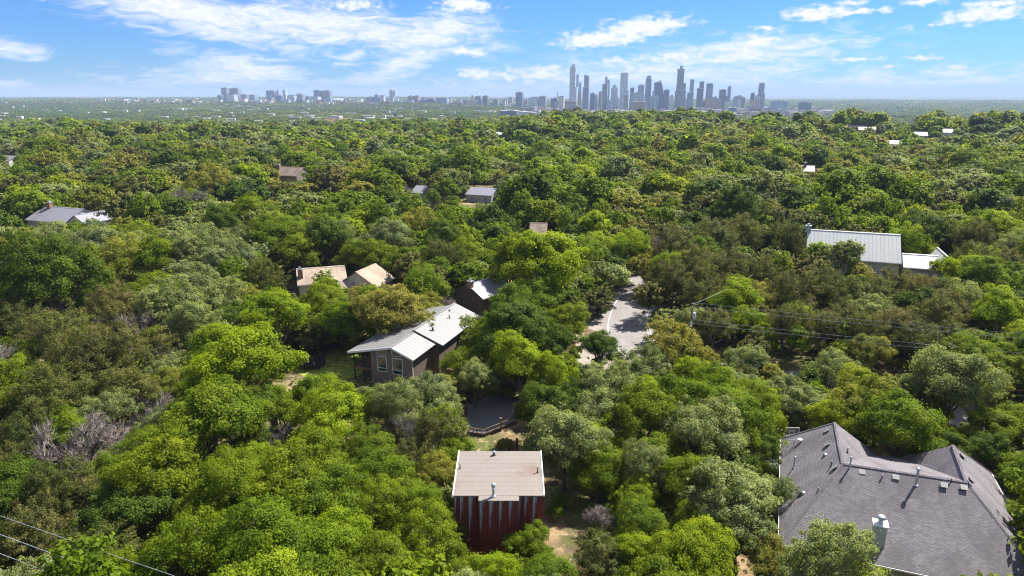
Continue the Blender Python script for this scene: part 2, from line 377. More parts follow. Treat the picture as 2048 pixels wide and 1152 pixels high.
# ------------------------------------------------------------------ terrain
def sm(x, a, b):
    k = np.clip((x-a)/(b-a), 0, 1); return k*k*(3-2*k)
LP = np.array([(0, 0), (170, 0), (400, -3), (800, -10), (1300, -24), (2500, -42), (4000, -36), (5200, -17), (9000, -20), (60000, -25)], float)
RP = np.array([(0, 0), (170, 0), (400, -3), (600, 0), (820, 4), (1050, -5), (1600, -46), (4000, -56), (9000, -50), (60000, -40)], float)
def terrain(x, y):
    x = np.asarray(x, float); y = np.asarray(y, float); r = np.hypot(x, y)
    a = np.where(y > 1, x/np.maximum(y, 1), np.sign(x)*3)
    s = sm(a, -.12, .10)
    z = (1-s)*np.interp(r, LP[:, 0], LP[:, 1])+s*np.interp(r, RP[:, 0], RP[:, 1])
    g = sm(r, 200, 600)
    return z+g*(4.0*np.sin(x/150+.7)*np.cos(y/190)+2.6*np.sin(x/62+y/85)+1.5*np.sin(x/41-y/55+1))
def tz(x, y): return float(terrain(x, y))
def on_ground(px, py, dz=0.0):
    d = ray(px, py); lo, hi = 10.0, 30.0
    f = lambda k: CAMH+d[2]*k-(tz(d[0]*k, d[1]*k)+dz)
    while f(hi) > 0 and hi < 40000: lo = hi; hi *= 1.05
    for _ in range(40):
        m = (lo+hi)/2
        if f(m) > 0: lo = m
        else: hi = m
    return CAM+d*hi

def build_ground():
    azs = np.concatenate([np.linspace(-math.pi, -.85, 40, endpoint=False), np.linspace(-.85, .85, 170, endpoint=False), np.linspace(.85, math.pi, 40, endpoint=False)])
    rs = np.concatenate([[4], np.linspace(20, 200, 14), np.geomspace(215, 45000, 110)])
    A, R = np.meshgrid(azs, rs); X = R*np.sin(A); Y = R*np.cos(A); Z = terrain(X, Y)
    V = np.stack([X.ravel(), Y.ravel(), Z.ravel()], 1).tolist(); na = len(azs); f = []
    for j in range(len(rs)-1):
        for i in range(na): f.append((j*na+i, j*na+(i+1) % na, (j+1)*na+(i+1) % na, (j+1)*na+i))
    V.append([0, 0, 0]); c = len(V)-1
    for i in range(na): f.append((c, (i+1) % na, i))
    me = bpy.data.meshes.new('ground'); me.from_pydata(V, [], [q[::-1] for q in f]); me.materials.append(M['ground'])
    me.polygons.foreach_set('use_smooth', [True]*len(me.polygons))
    o = bpy.data.objects.new('ground', me); COL.objects.link(o); tag(o, kind='structure')
build_ground()

# ------------------------------------------------------------------ road, pads, lawns
def strip(center, w, z, off=0.0):
    C = [np.array(c[:2], float) for c in center]; L = []; Rr = []
    for i, c in enumerate(C):
        a = C[max(i-1, 0)]; b = C[min(i+1, len(C)-1)]; d = (b-a)/np.linalg.norm(b-a); n = np.array([-d[1], d[0]])
        L.append(c+n*(off+w/2)); Rr.append(c+n*(off-w/2))
    m = MB()
    for i in range(len(C)-1):
        m.poly([(*Rr[i], z), (*Rr[i+1], z), (*L[i+1], z), (*L[i], z)])
    return m
def smooth_path(pts, n=8):
    P = [np.array(p, float) for p in pts]; P = [2*P[0]-P[1]]+P+[2*P[-1]-P[-2]]; out = []
    for i in range(1, len(P)-2):
        for k in range(n):
            t = k/n; p0, p1, p2, p3 = P[i-1:i+3]
            out.append(.5*((2*p1)+(-p0+p2)*t+(2*p0-5*p1+4*p2-p3)*t*t+(-p0+3*p1-3*p2+p3)*t**3))
    out.append(P[-2]); return out
road_px = [(1300, 556), (1279, 586), (1262, 620), (1256, 656), (1272, 692), (1338, 728), (1470, 752), (1650, 772), (1850, 806), (2060, 872), (2300, 960)]
ROADC = smooth_path([at(px, py, 0)[:2] for px, py in road_px])
far = ROADC[0]+(ROADC[0]-ROADC[3])/np.linalg.norm(ROADC[0]-ROADC[3])*40
ROADC = [far]+ROADC
road = tag(strip(ROADC, 9.4, .030).build('road', M['road']), kind='structure')
for off in (3.55, 3.95):
    strip(ROADC[3:34], .16, .036, -off if False else off).build('edge_line', M['paint'], road)
strip(ROADC[3:], .14, .036, -3.7).build('edge_line', M['paint'], road)
def flat(name, pxs, z, mat, kind='structure'):
    m = MB(); m.poly([at(a, b, z) for a, b in pxs][::-1])
    P = np.array(m.v); n = np.cross(P[1]-P[0], P[2]-P[0])
    if n[2] < 0: m.f = [m.f[0][::-1]]
    return tag(m.build(name, mat), kind=kind)
flat('parking_pad', [(1226, 592), (1246, 590), (1214, 650), (1206, 668), (1172, 655)], .018, M['concrete'])
flat('verge', [(1150, 612), (1224, 592), (1172, 650), (1150, 680), (1110, 668)], .014, M['concrete'])
flat('verge', [(1150, 690), (1215, 655), (1240, 740), (1150, 752)], .013, M['concrete'])
flat('driveway', [(936, 812), (1010, 776), (1040, 822), (1032, 846), (968, 872), (934, 868)], .016, M['drive'])
flat('driveway', [(1500, 905), (1565, 880), (1590, 872), (1560, 960), (1510, 975)], .016, M['drive'])
flat('lawn', [(590, 742), (640, 700), (706, 696), (735, 720), (716, 752), (640, 772)], .014, M['lawn'])
flat('lawn', [(585, 548), (600, 526), (830, 518), (850, 534), (800, 548)], .014, M['lawn'])
flat('path', [(598, 722), (660, 722), (640, 738), (604, 738)], .018, M['soil'])
# timber kerb beside the pad
k0, k1 = at(1173, 645, .1), at(1227, 592, .1)
kb = thing('timber_retaining_edge', 'long straight timber retaining edge beside the concrete pad at the road bend', 'kerb', (*k0[:2], 0))
for i in range(5):
    a = k0+(k1-k0)*(i/5+.002); b = k0+(k1-k0)*((i+1)/5-.002); d = b-a; L = np.linalg.norm(d)
    MB().box((*((a+b)/2)[:2], .2), (L, .28, .4), math.atan2(d[1], d[0])).build('beam', M['wood'], kb)
b0, b1 = at(1180, 609, .1), at(1208, 612, .1); d = b1-b0
tag(MB().box((*((b0+b1)/2)[:2], .22), (np.linalg.norm(d), .55, .38), math.atan2(d[1], d[0])).build('concrete_beam', M['trim'], None, origin=(*((b0+b1)/2)[:2], 0)),
    'pale concrete beam lying on the soil beside the concrete pad', 'beam')
# edge of the shaded driveway with a rail
p = [at(934, 868, 0), at(968, 873, 0), at(1032, 847, 0)]
wl = thing('driveway_edge_wall', 'low dark wall with rail along the shaded driveway behind the red house', 'wall', (*p[1][:2], 0))
for i in range(2):
    d = p[i+1]-p[i]; L = np.linalg.norm(d); c = (p[i]+p[i+1])/2
    MB().box((c[0], c[1], .22), (L, .3, .44), math.atan2(d[1], d[0])).build('wall_section', M['taupe_dark'], wl)
    MB().box((c[0], c[1], .95), (L, .08, .10), math.atan2(d[1], d[0])).build('rail', M['wood'], wl)
    for k in range(4):
        q = p[i]+d*((k+.5)/4); MB().box((q[0], q[1], .70), (.1, .1, .52)).build('post', M['wood'], wl)
for i, (px, py, w) in enumerate([(1002, 862, 'leaning'), (1034, 905, 'maroon')]):
    c = at(px, py, 0); m = MB().box((c[0], c[1], .9), (.22, .22, 1.8)); m.box((c[0], c[1], 1.83), (.3, .3, .06))
    tag(m.build('timber_post', M['wood'] if i == 0 else M['redplain'], None, origin=(c[0], c[1], 0)),
        'pale timber post at the corner of the shaded driveway' if i == 0 else 'short maroon post just behind the roof of the red house', 'post')

# ------------------------------------------------------------------ building helpers
def frame(ang):
    return np.array([math.cos(ang), math.sin(ang), 0]), np.array([-math.sin(ang), math.cos(ang), 0])
def panels(parent, e0, e1, r1, r0, mat, pitch, name='roof_panel', th=.08, across=False, seam=.014):
    """roof slope eave e0->e1, ridge r0 above e0, r1 above e1, cut into sheets with raised seams"""
    e0, e1, r1, r0 = [np.array(p, float) for p in (e0, e1, r1, r0)]
    L = np.linalg.norm(e1-e0) if not across else np.linalg.norm(r0-e0)
    n = max(1, round(L/pitch))
    for i in range(n):
        a, b = i/n+.002/L, (i+1)/n-.002/L
        if across: q = [e0+(r0-e0)*a, e1+(r1-e1)*a, e1+(r1-e1)*b, e0+(r0-e0)*b]
        else: q = [e0+(e1-e0)*a, e0+(e1-e0)*b, r0+(r1-r0)*b, r0+(r1-r0)*a]
        m = MB().slab(q, th)
        if seam:
            nn = np.cross(q[1]-q[0], q[2]-q[0]); nn = nn/np.linalg.norm(nn); nn = nn if nn[2] > 0 else -nn
            if across: s0, s1 = q[0], q[1]; w = (q[3]-q[0])
            else: s0, s1 = q[0], q[3]; w = (q[1]-q[0])
            w = w/np.linalg.norm(w)*.05
            m.slab([s0+nn*seam, s0+w+nn*seam, s1+w+nn*seam, s1+nn*seam], seam*.9)
        m.build(name, mat, parent)
def window(parent, c, u, w, h, out, name='window', mull=1, frame_mat='trim', rail=None):
    """framed window centred at c on a wall with outward unit vector out"""
    up = np.array([0, 0, 1.]); c = np.array(c, float)
    f = MB()
    t = .09
    f.box(c+out*.04+up*(h/2-t/2), (w, .10, t), u=u, v=out, w=up); f.box(c+out*.04-up*(h/2-t/2), (w, .10, t), u=u, v=out, w=up)
    for s in (-1, 1): f.box(c+out*.04+u*s*(w/2-t/2), (t, .10, h-2*t), u=u, v=out, w=up)
    fo = f.build(name, M[frame_mat], parent)
    nn = mull+1; pw = (w-2*t)/nn
    for i in range(nn):
        x = -w/2+t+pw*(i+.5)
        MB().box(c+out*.015+u*x, (pw-.05, .03, h-2*t), u=u, v=out, w=up).build('pane', M['glass'], fo)
        if i: MB().box(c+out*.04+u*(x-pw/2), (.05, .06, h-2*t), u=u, v=out, w=up).build('mullion', M[frame_mat], fo)
    if rail is not None: MB().box(c+out*.045+up*(rail*h), (w-2*t, .06, .08), u=u, v=out, w=up).build('rail', M[frame_mat], fo)
    return fo
def gable(name, label, A, B, zr, ze, hw, wall, roof, pitch=1.0, base=None, over=.5, chimney=None, wins=True, hwb=None, seam=.022, group=None, ridgecap=True, cat='house', panel=True):
    """gabled house, ridge from A to B (plan), half width hw in front, hwb behind"""
    A = np.array(A[:2], float); B = np.array(B[:2], float); d = B-A; L = np.linalg.norm(d); u2 = d/L; v2 = np.array([-u2[1], u2[0]])
    if v2[1] < 0: v2 = -v2
    hwb = hw if hwb is None else hwb; mid = (A+B)/2; zb = tz(*mid) if base is None else base
    o = thing(name, label, cat, (mid[0], mid[1], zb), group)
    P = lambda s, k, z: np.array([*(A+u2*s+v2*k), z])
    sl = (zr-ze)/hw; slb = (zr-ze)/hwb
    wl = MB(); i = .35
    for s in (i, L-i):
        pts = [P(s, -hw+over, zb-1.5), P(s, hwb-over, zb-1.5), P(s, hwb-over, ze+slb*over-.12), P(s, 0, zr-.15), P(s, -hw+over, ze+sl*over-.12)]
        wl.poly(pts if s != i else pts[::-1])
    for k, s2 in ((-hw+over, sl), (hwb-over, slb)):
        zt = ze+s2*over-.12; wl.poly([P(i, k, zb-1.5), P(L-i, k, zb-1.5), P(L-i, k, zt), P(i, k, zt)])
    wl.build('wall', wall, o)
    for k, side in ((-hw, 0), (hwb, 1)):
        q = [P(0, k, ze), P(L, k, ze), P(L, 0, zr), P(0, 0, zr)]
        if panel: panels(o, *q, roof, pitch, seam=seam)
        else: MB().slab(q, .12).build('roof_slope', roof, o)
        MB().box((P(0, k, ze)+P(L, k, ze))/2-np.array([0, 0, .14]), (L, .12, .16), math.atan2(u2[1], u2[0])).build('gutter', M['trim'], o)
    if ridgecap: MB().slab([P(0, -.22, zr+.02-sl*.1), P(L, -.22, zr+.02-sl*.1), P(L, .22, zr+.10-sl*.1), P(0, .22, zr+.10-sl*.1)], .05).build('ridge_cap', roof, o)
    if wins:
        uu = np.array([*u2, 0]); out = np.array([*(-v2), 0.])
        n = max(1, int(L/5)); h = min(1.3, ze-zb-1.0)
        if h > .5:
            for k in range(n): window(o, P(L*(k+.5)/n, -hw+over, zb+.9+h/2), uu, 1.5, h, out)
    if chimney is not None:
        s, k, w, h = chimney; c = P(s, k, 0); zbase = zr-(abs(k)*sl)-.4
        ch = MB().box((c[0], c[1], (zbase+zr+h)/2), (w, w, zr+h-zbase), math.atan2(u2[1], u2[0])).build('chimney', M['brickw'] if roof is not M['roof_pale'] else M['grey_wall'], o)
        m = MB().box((c[0], c[1], zr+h+.05), (w+.2, w+.2, .1), math.atan2(u2[1], u2[0])); m.box((c[0], c[1], zr+h+.3), (w*.5, w*.5, .4), math.atan2(u2[1], u2[0]))
        m.build('chimney_cap', M['galv'], ch)
    return o
def pipe(parent, c, h, r=.07, cap=True, mat='galv', name='vent_pipe'):
    m = MB().tube(c, (c[0], c[1], c[2]+h), r); m.lathe((c[0], c[1], c[2]-.03), [(r*2.2, 0), (r*2.2, .04), (r*1.2, .12)], 10)
    o = m.build(name, M[mat], parent)
    if cap: MB().lathe((c[0], c[1], c[2]+h), [(r*1.7, 0), (r*1.8, .06), (r*1.2, .14), (r*.3, .18)], 12).build('cap', M['galv'], o, smooth=True)
    return o

# ------------------------------------------------------------------ 1 the red house
def red_house():
    x0, x1, y0, y1, z = -5.22, 2.79, 54.0, 61.5, 7.3
    o = thing('red_house', 'tall maroon metal-sided house with faded white streaks and flat tan roof', 'house', ((x0+x1)/2, (y0+y1)/2, 0))
    bx0, bx1, by = -2.93, .56, 53.25
    # walls behind the sheets
    MB().prism([(x0+.06, y0+.06), (x1-.06, y0+.06), (x1-.06, y1-.06), (x0+.06, y1-.06)], -.5, z-.12).build('wall', M['redplain'], o)
    MB().prism([(bx0+.06, by+.06), (bx1-.06, by+.06), (bx1-.06, y0+.3), (bx0+.06, y0+.3)], 1.9, z-.12).build('bay', M['redplain'], o)
    def sheet(ax, bx, y, zb, zt):
        w = bx-ax; prof = []; n = 4
        for k in range(n):
            for t, dpt in ((0, 0), (.55, 0), (.68, .035), (.87, .035)): prof.append(((k+t)/n, dpt))
        prof.append((1, 0)); m = MB(); uv = []
        for t, dpt in prof:
            for zz in (zb, zt): m.v.append((ax+w*t, y-dpt, zz)); uv.append((t, zt-zz))
        for i in range(len(prof)-1): m.f.append((2*i, 2*i+2, 2*i+3, 2*i+1))
        m.uv = np.array(uv); m.build('siding_panel', M['red'], o)
    lw = (bx0-x0)/3
    for i in range(3): sheet(x0+lw*i+.005-(.28 if i else 0), x0+lw*(i+1)-.005-.28+(.28 if i == 2 else 0), y0+.05, -.3, z-.14)
    bw = (bx1-bx0)/4
    for i in range(4): sheet(bx0+bw*i+.005, bx0+bw*(i+1)-.005, by+.05, 1.9, z-.14)
    rw = (x1-bx1)/3
    for i in range(3): sheet(bx1+rw*i+.005-(.2 if i else 0), bx1+rw*(i+1)-.005-.2+(.2 if i == 2 else 0), y0+.05, -.3, z-.14)
    for x in (x0, x1):
        m = MB()
        for k in range(30):
            a = y0+.1+(y1-y0-.2)*k/30; m.box((x+(.03 if x > 0 else -.03), a+.06, 3.4), (.05, .07, 7.3))
        m.build('side_ribs', M['redplain'], o)
    sl = .20  # slight fall towards the camera
    panels(o, (x0-.08, y0-.06, z), (x1+.08, y0-.06, z), (x1+.08, y1+.05, z+sl), (x0-.08, y1+.05, z+sl), M['roof_tan'], .74, across=True, th=.09, seam=.007)
    panels(o, (bx0-.06, by-.05, z-.02), (bx1+.06, by-.05, z-.02), (bx1+.06, y0-.09, z), (bx0-.06, y0-.09, z), M['roof_tan'], .74, across=True, th=.09, seam=0)
    for x in (x0-.11, x1+.11): MB().slab([(x-.05, y0-.08, z+.07), (x+.05, y0-.08, z+.07), (x+.05, y1+.07, z+sl+.07), (x-.05, y1+.07, z+sl+.07)], .16).build('roof_edge', M['trim'], o)
    c = at(987, 993, z); fl = MB().tube((c[0], c[1], z), (c[0], c[1], z+1.05), .13, n=12).lathe((c[0], c[1], z), [(.26, 0), (.24, .06), (.15, .16)], 14).build('flue', M['galv'], o, smooth=True)
    MB().lathe((c[0], c[1], z+1.0), [(.20, 0), (.21, .10), (.21, .22), (.15, .32), (.05, .36)], 14).build('flue_cap', M['galv'], fl, smooth=True)
    for px, py in ((920, 936), (1075, 944)):
        q = at(px, py, z+.15); pipe(o, (q[0], q[1], z+.1), .45, .05, mat='dark_metal')
    q = at(988, 910, z+.2); pipe(o, (q[0], q[1], z+.18), .3, .1, mat='dark_metal')
red_house()

# ------------------------------------------------------------------ 2 the dark shingled house
def hit(px, py, polys):
    d = ray(px, py); best = None
    for P in polys:
        P = [np.array(p, float) for p in P]; n = np.cross(P[1]-P[0], P[2]-P[0]); n = n/np.linalg.norm(n)
        if n[2] < 0: n = -n
        k = np.dot(P[0]-CAM, n)/np.dot(d, n); q = CAM+d*k; ok = True
        c = sum(P)/len(P)
        for i in range(len(P)):
            e = P[(i+1) % len(P)]-P[i]; s = np.cross(e, q-P[i])[2]; s0 = np.cross(e, c-P[i])[2]
            if s*s0 < 0: ok = False
        if ok and k > 0 and (best is None or k < best[2]): best = (q, n, k)
    return best
def shingle_house():
    ang = math.radians(-21.2); u, v = frame(ang); C = at(1557.5, 1086.6, 3.2); zr, ze = 8.0, 3.2
    o = thing('shingle_roofed_house', 'large house with dark grey shingled hip roof in the lower right corner', 'house', (*(C+u*10+v*10)[:2], 0))
    P = lambda a, b, z: np.array([C[0], C[1], 0])+u*a+v*b+np.array([0, 0, z])
    E = lambda a, b: P(a, b, ze)
    R = lambda a, b: P(a, b, zr)
    r1, r2, r3, r4 = R(5.2, 8.0), R(5.0, 17.0), R(15.5, 8.5), R(15.8, 15.9)
    S = {'front': [E(0, 0), E(21, 0), r3, r1], 'left': [E(0, 20.9), E(0, 0), r1, r2], 'left_end': [E(10, 20.9), E(0, 20.9), r2], 'left_back': [r1, E(10, 20.9), r2],
         'back': [r1, r3, E(12.5, 20.9), E(10, 20.9)], 'right_back': [r3, r4, E(12.5, 20.9)], 'right_end': [E(21, 20.9), E(12.5, 20.9), r4], 'right': [E(21, 0), E(21, 20.9), r4, r3]}
    for k, pts in S.items(): MB().slab(pts, .14).build('roof_slope', M['shingle'], o)
    def cap(a, b, w=.16):
        d = b-a; L = np.linalg.norm(d); d = d/L; n = np.cross(d, [0, 0, 1]); n = n/np.linalg.norm(n)
        N = max(2, int(L/.32)); m = MB()
        for i in range(N):
            s, e = a+d*L*i/N, a+d*L*(i+1.25)/N; up = np.array([0, 0, 1.])
            for sg in (-1, 1): m.slab([s+up*.07, e+up*.05, e+n*sg*w-up*.035, s+n*sg*w-up*.015], .02)
        m.build('ridge_cap', M['shingle'], o)
    for a, b in ((r1, r3), (r1, r2), (r3, r4), (r1, E(0, 0)), (r3, E(21, 0)), (r2, E(0, 20.9)), (r4, E(21, 20.9))): cap(a, b)
    i = .55
    MB().prism([P(i, i, 0)[:2], P(21-i, i, 0)[:2], P(21-i, 20.9-i, 0)[:2], P(i, 20.9-i, 0)[:2]], -.5, ze-.05).build('wall', M['grey_wall'], o)
    for a, b in ((E(0, 0), E(21, 0)), (E(0, 0), E(0, 20.9)), (E(21, 0), E(21, 20.9)), (E(0, 20.9), E(21, 20.9))):
        d = b-a; MB().box((a+b)/2+np.array([0, 0, -.12])-np.array([0, 0, 0]), (np.linalg.norm(d)+.1, .14, .16), math.atan2(d[1], d[0])).build('gutter', M['trim'], o)
    z2 = lambda X, Y: (1520+X/3.47, 820+Y/3.47)
    polys = list(S.values())
    # flat box vents
    for X, Y in ((473, 143), (473, 241), (527, 398), (706, 428), (940, 464), (1275, 520), (1395, 318), (1456, 487), (1413, 536)):
        h = hit(*z2(X, Y+6), polys)
        if h is None: continue
        q, n, _ = h; uu = np.cross([0, 0, 1.], n); uu = uu/np.linalg.norm(uu); vv = np.cross(n, uu)
        b = MB().box(q+n*.10, (.42, .42, .16), u=uu, v=vv, w=n).build('roof_vent', M['dark_metal'], o)
        MB().box(q+n*.20-vv*.03, (.58, .52, .05), u=uu, v=vv, w=n).build('vent_hood', M['roof_white'], b)
    for X, Y in ((452, 315), (300, 580)):
        h = hit(*z2(X, Y), polys); q = h[0]
        MB().lathe(q-np.array([0, 0, .1]), [(.22, 0), (.22, .2), (.16, .3), (.05, .34)], 12).build('roof_vent', M['galv'], o, smooth=True)
    for X, Y, hh, r in ((235, 400, 1.15, .07), (620, 415, 1.25, .07), (1080, 520, 1.6, .11), (493, 390, .45, .05), (606, 298, .45, .05), (845, 482, .35, .05), (402, 570, .35, .05), (1325, 500, .25, .04)):
        h = hit(*z2(X, Y), polys)
        if h is None: continue
        pipe(o, h[0], hh, r, mat='galv' if hh > .5 else 'dark_metal')
    # chimney box on the front slope
    h = hit(*z2(826, 935), polys); q = h[0]; top = q[2]+1.9
    ch = MB().box((q[0], q[1]+.3, (q[2]-.8+top)/2), (1.02, .95, top-q[2]+.8), ang).build('chimney', plain('chimney_siding', (.40, .44, .43), .7), o)
    MB().box((q[0], q[1]+.3, top+.05), (1.22, 1.15, .10), ang).build('chimney_top', M['trim'], ch)
    m = MB(); m.lathe((q[0], q[1]+.3, top+.1), [(.26, 0), (.24, .10), (.20, .14), (.20, .42)], 16); m.lathe((q[0], q[1]+.3, top+.5), [(.34, 0), (.36, .06), (.36, .22), (.22, .32), (.06, .35)], 16)
    m.build('flue_cap', M['galv'], ch, smooth=True)
    # dish aerial on the left corner of the roof
    h = hit(*z2(232, 252), polys); q = h[0]
    d = MB().tube(q, q+np.array([0, 0, .8]), .04).tube(q+np.array([-.5, .2, .75]), q+np.array([.6, -.1, .9]), .03).build('aerial', M['galv'], o)
    MB().lathe(q+np.array([.6, -.1, .80]), [(.05, 0), (.26, .10), (.28, .14)], 12).build('dish', M['galv'], d)
    # windows along the left wall and under the front eave
    for s in (4, 9, 14): window(o, P(i, s, 1.5), v, 1.5, 1.3, -u)
    for s in (6, 12, 17): window(o, P(s, i, 1.5), u, 1.6, 1.3, -v)
shingle_house()

# ------------------------------------------------------------------ 3 the taupe house with the white metal roof
def taupe_house():
    ang = math.atan2(-.345, .939); u, v = frame(ang); zr, ze = 6.5, 5.0
    A = at(781.2, 694.7, zr); O = np.array([A[0], A[1], 0]); o = thing('taupe_house', 'taupe stucco house with low white metal gable roof and two tall windows', 'house', (*(O+v*11)[:2], 0))
    P = lambda a, b, z: O+u*a+v*b+np.array([0, 0, z])
    lw, rw, rb, L, st = -7.5, 3.75, 4.9, 22.5, 7.2
    zl = zr+lw*.0-1.65
    panels(o, P(lw, L, zl), P(lw, 0, zl), P(0, 0, zr), P(0, L, zr), M['roof_white'], .95)
    panels(o, P(rw, 0, ze), P(rw, st, ze), P(0, st, zr), P(0, 0, zr), M['roof_white'], .95)
    panels(o, P(rb, st, ze-.15), P(rb, L, ze-.15), P(-.1, L, zr+.3), P(-.1, st, zr+.3), M['roof_white'], .95)
    MB().slab([P(-.1, st-.05, zr+.26), P(rb, st-.05, ze-.19), P(rb, st-.08, ze-.45), P(-.1, st-.08, zr)], .04).build('roof_step', M['dark_metal'], o)
    MB().slab([P(-.2, 0, zr+.02), P(.2, 0, zr+.02), P(.2, st, zr+.02), P(-.2, st, zr+.02)], .05).build('ridge_cap', M['roof_white'], o)
    MB().slab([P(-.3, st, zr+.34), P(.1, st, zr+.34), P(.1, L, zr+.34), P(-.3, L, zr+.34)], .05).build('ridge_cap', M['roof_white'], o)
    for a0, z0, a1, z1 in ((lw, zl, 0, zr), (0, zr, rw, ze)):
        MB().slab([P(a0, -.06, z0+.02), P(a1, -.06, z1+.02), P(a1, .0, z1+.02), P(a0, .0, z0+.02)], .30).build('barge_board', M['trim'], o)
    wl, wr, f = -4.0, 3.0, .8      # gable wall
    wall = MB().poly([P(wl, f, -.5), P(wr, f, -.5), P(wr, f, ze+.05), P(0, f, zr-.16), P(wl, f, zr-.88-.16)])
    wall.poly([P(wl, L-f, -.5), P(wl, f, -.5), P(wl, f, zr-1.04), P(wl, L-f, zr-1.04)])
    wall.poly([P(wr, L-f, -.5), P(wl, L-f, -.5), P(wl, L-f, zr-1.04), P(0, L-f, zr-.16), P(wr, L-f, ze+.05)]); wall.build('wall', M['taupe'], o)
    MB().poly([P(wr, f, -.5), P(wr, st, -.5), P(wr, st, ze+.05), P(wr, f, ze+.05)]).poly([P(wr, st, -.5), P(rb-.7, st, -.5), P(rb-.7, st, ze-.1), P(wr, st, ze+.05)]).poly([P(rb-.7, st, -.5), P(rb-.7, L-f, -.5), P(rb-.7, L-f, ze-.1), P(rb-.7, st, ze-.1)]).build('side_wall', M['taupe_dark'], o)
    MB().box(P(wr+.06, f-.06, 2.3), (.12, .12, 5.4), ang).build('downpipe', M['cream'], o)
    out = -v
    window(o, P(-2.05, f, 3.35), u, 1.65, 2.5, out, mull=0, rail=-.26); window(o, P(.55, f, 3.25), u, 1.75, 2.6, out, mull=0, rail=-.22)
    for a0, a1, s in ((-2.85, -1.25, 1), (-.3, 1.2, -1)):
        zt = lambda a: zr-.55-(abs(a)*(.22 if a < 0 else .40))
        q = [P(a0, f-.02, 4.86), P(a1, f-.02, 4.86), P(a1, f-.02, zt(a1)), P(a0, f-.02, zt(a0))]
        tw = MB().poly(q).build('transom_window', M['glass'], o); m = MB()
        for k in range(4): m.tube(q[k]-v*.02, q[(k+1) % 4]-v*.02, .045, n=4)
        m.build('frame', M['trim'], tw)
    # porch under the long left slope
    dk = 2.35
    MB().slab([P(lw+.5, .7, dk), P(wl-.01, .7, dk), P(wl-.01, 9, dk), P(lw+.5, 9, dk)], .25).build('deck', M['wood'], o)
    for a, b in ((lw+.6, .8), (lw+2.2, .8), (lw+.6, 4.5), (lw+.6, 8.8)):
        zz = zr+(a)*.22-.1; MB().box(P(a, b, (zz-.2)/2), (.14, .14, zz+.2), ang).build('post', M['dark_metal'], o)
    for p0, p1 in ((P(lw+.6, .8, 0), P(wl-.02, .8, 0)), (P(lw+.6, .8, 0), P(lw+.6, 8.8, 0))):
        d = p1-p0; Ln = np.linalg.norm(d); n = int(Ln/.22); m = MB(); a2 = math.atan2(d[1], d[0])
        for zz in (dk+.12, dk+1.0): m.box((p0+p1)/2+np.array([0, 0, zz]), (Ln, .06, .06), a2)
        for k in range(n): m.box(p0+d*(k+.5)/n+np.array([0, 0, dk+.56]), (.025, .025, .85), a2)
        m.build('railing', M['dark_metal'], o)
    z3 = lambda X, Y: (680+X/5.235, 560+Y/5.235)
    polys = [[P(lw, L, zl), P(lw, 0, zl), P(0, 0, zr), P(0, L, zr)], [P(rw, 0, ze), P(rw, st, ze), P(0, st, zr), P(0, 0, zr)], [P(rb, st, ze-.15), P(rb, L, ze-.15), P(-.1, L, zr+.3), P(-.1, st, zr+.3)]]
    for X, Y, hh, r in ((972, 528, .55, .14), (1145, 400, .5, .08), (948, 625, .7, .06), (908, 392, .7, .07), (1147, 325, .3, .08)):
        h = hit(*z3(X, Y), polys)
        if h: pipe(o, h[0], hh, r, mat='dark_metal')
    h = hit(*z3(600, 500), polys)
    if h: MB().box(h[0]+np.array([0, 0, .3]), (.7, .7, 1.1), ang).build('chimney', M['cream'], o)
    return P
TP = taupe_house()

# ------------------------------------------------------------------ other houses
# pale metal roofed house on the right
a, b = at(1614.7, 458, 9.5), at(1801, 469, 9.5)
gable('pale_metal_roofed_house', 'house with steep pale metal roof and grey walls on the right', a, b, 9.5, 3.8, 6.4, M['grey_wall'], M['roof_pale'], .85, base=0, chimney=(.2, -.3, 1.2, .9), over=.45)
u2, v2 = frame(math.atan2((b-a)[1], (b-a)[0]))
w0 = b-v2*3.2+u2*.4
gable('metal_roofed_wing', 'low pale metal roofed wing joining the steep-roofed house to its right annexe', w0, w0+u2*7.5, 5.6, 3.0, 3.6, M['grey_wall'], M['roof_pale'], .85, base=0, wins=False, cat='house wing')
g0 = w0+u2*8.5+v2*3.5
gable('gabled_annexe', 'pale metal roofed annexe at the right end of the steep-roofed house', g0-v2*8, g0+v2*3, 6.4, 3.2, 3.4, M['grey_wall'], M['roof_pale'], .85, base=0, wins=False, cat='house wing')
# grey house on the left
a, b = at(88, 412, 7.2), at(168, 418, 7.2)
gable('grey_roofed_house', 'long grey metal roofed house with chimney on the far left', a, b, 7.2, 3.9, 7.0, M['grey_wall'], M['roof_grey'], 1.1, base=-.5, chimney=(3.4, -.5, 1.3, 1.4))
uu, vv = frame(math.atan2((b-a)[1], (b-a)[0])); q = b+uu*3.6
gable('grey_roofed_wing', 'short grey gabled wing at the right end of the long grey house', q-vv*6.5, q+vv*4, 6.4, 3.8, 4.2, M['white_wall'], M['roof_grey'], 1.1, base=-.5, wins=False, cat='house wing')
q = b+uu*11
gable('white_garage', 'small pale garage with low roof right of the grey gabled wing', q-vv*5+uu*.5, q+vv*.5+uu*.5, 4.6, 3.3, 3.6, M['white_wall'], M['roof_white'], 1.1, base=-.5, wins=False, cat='garage')
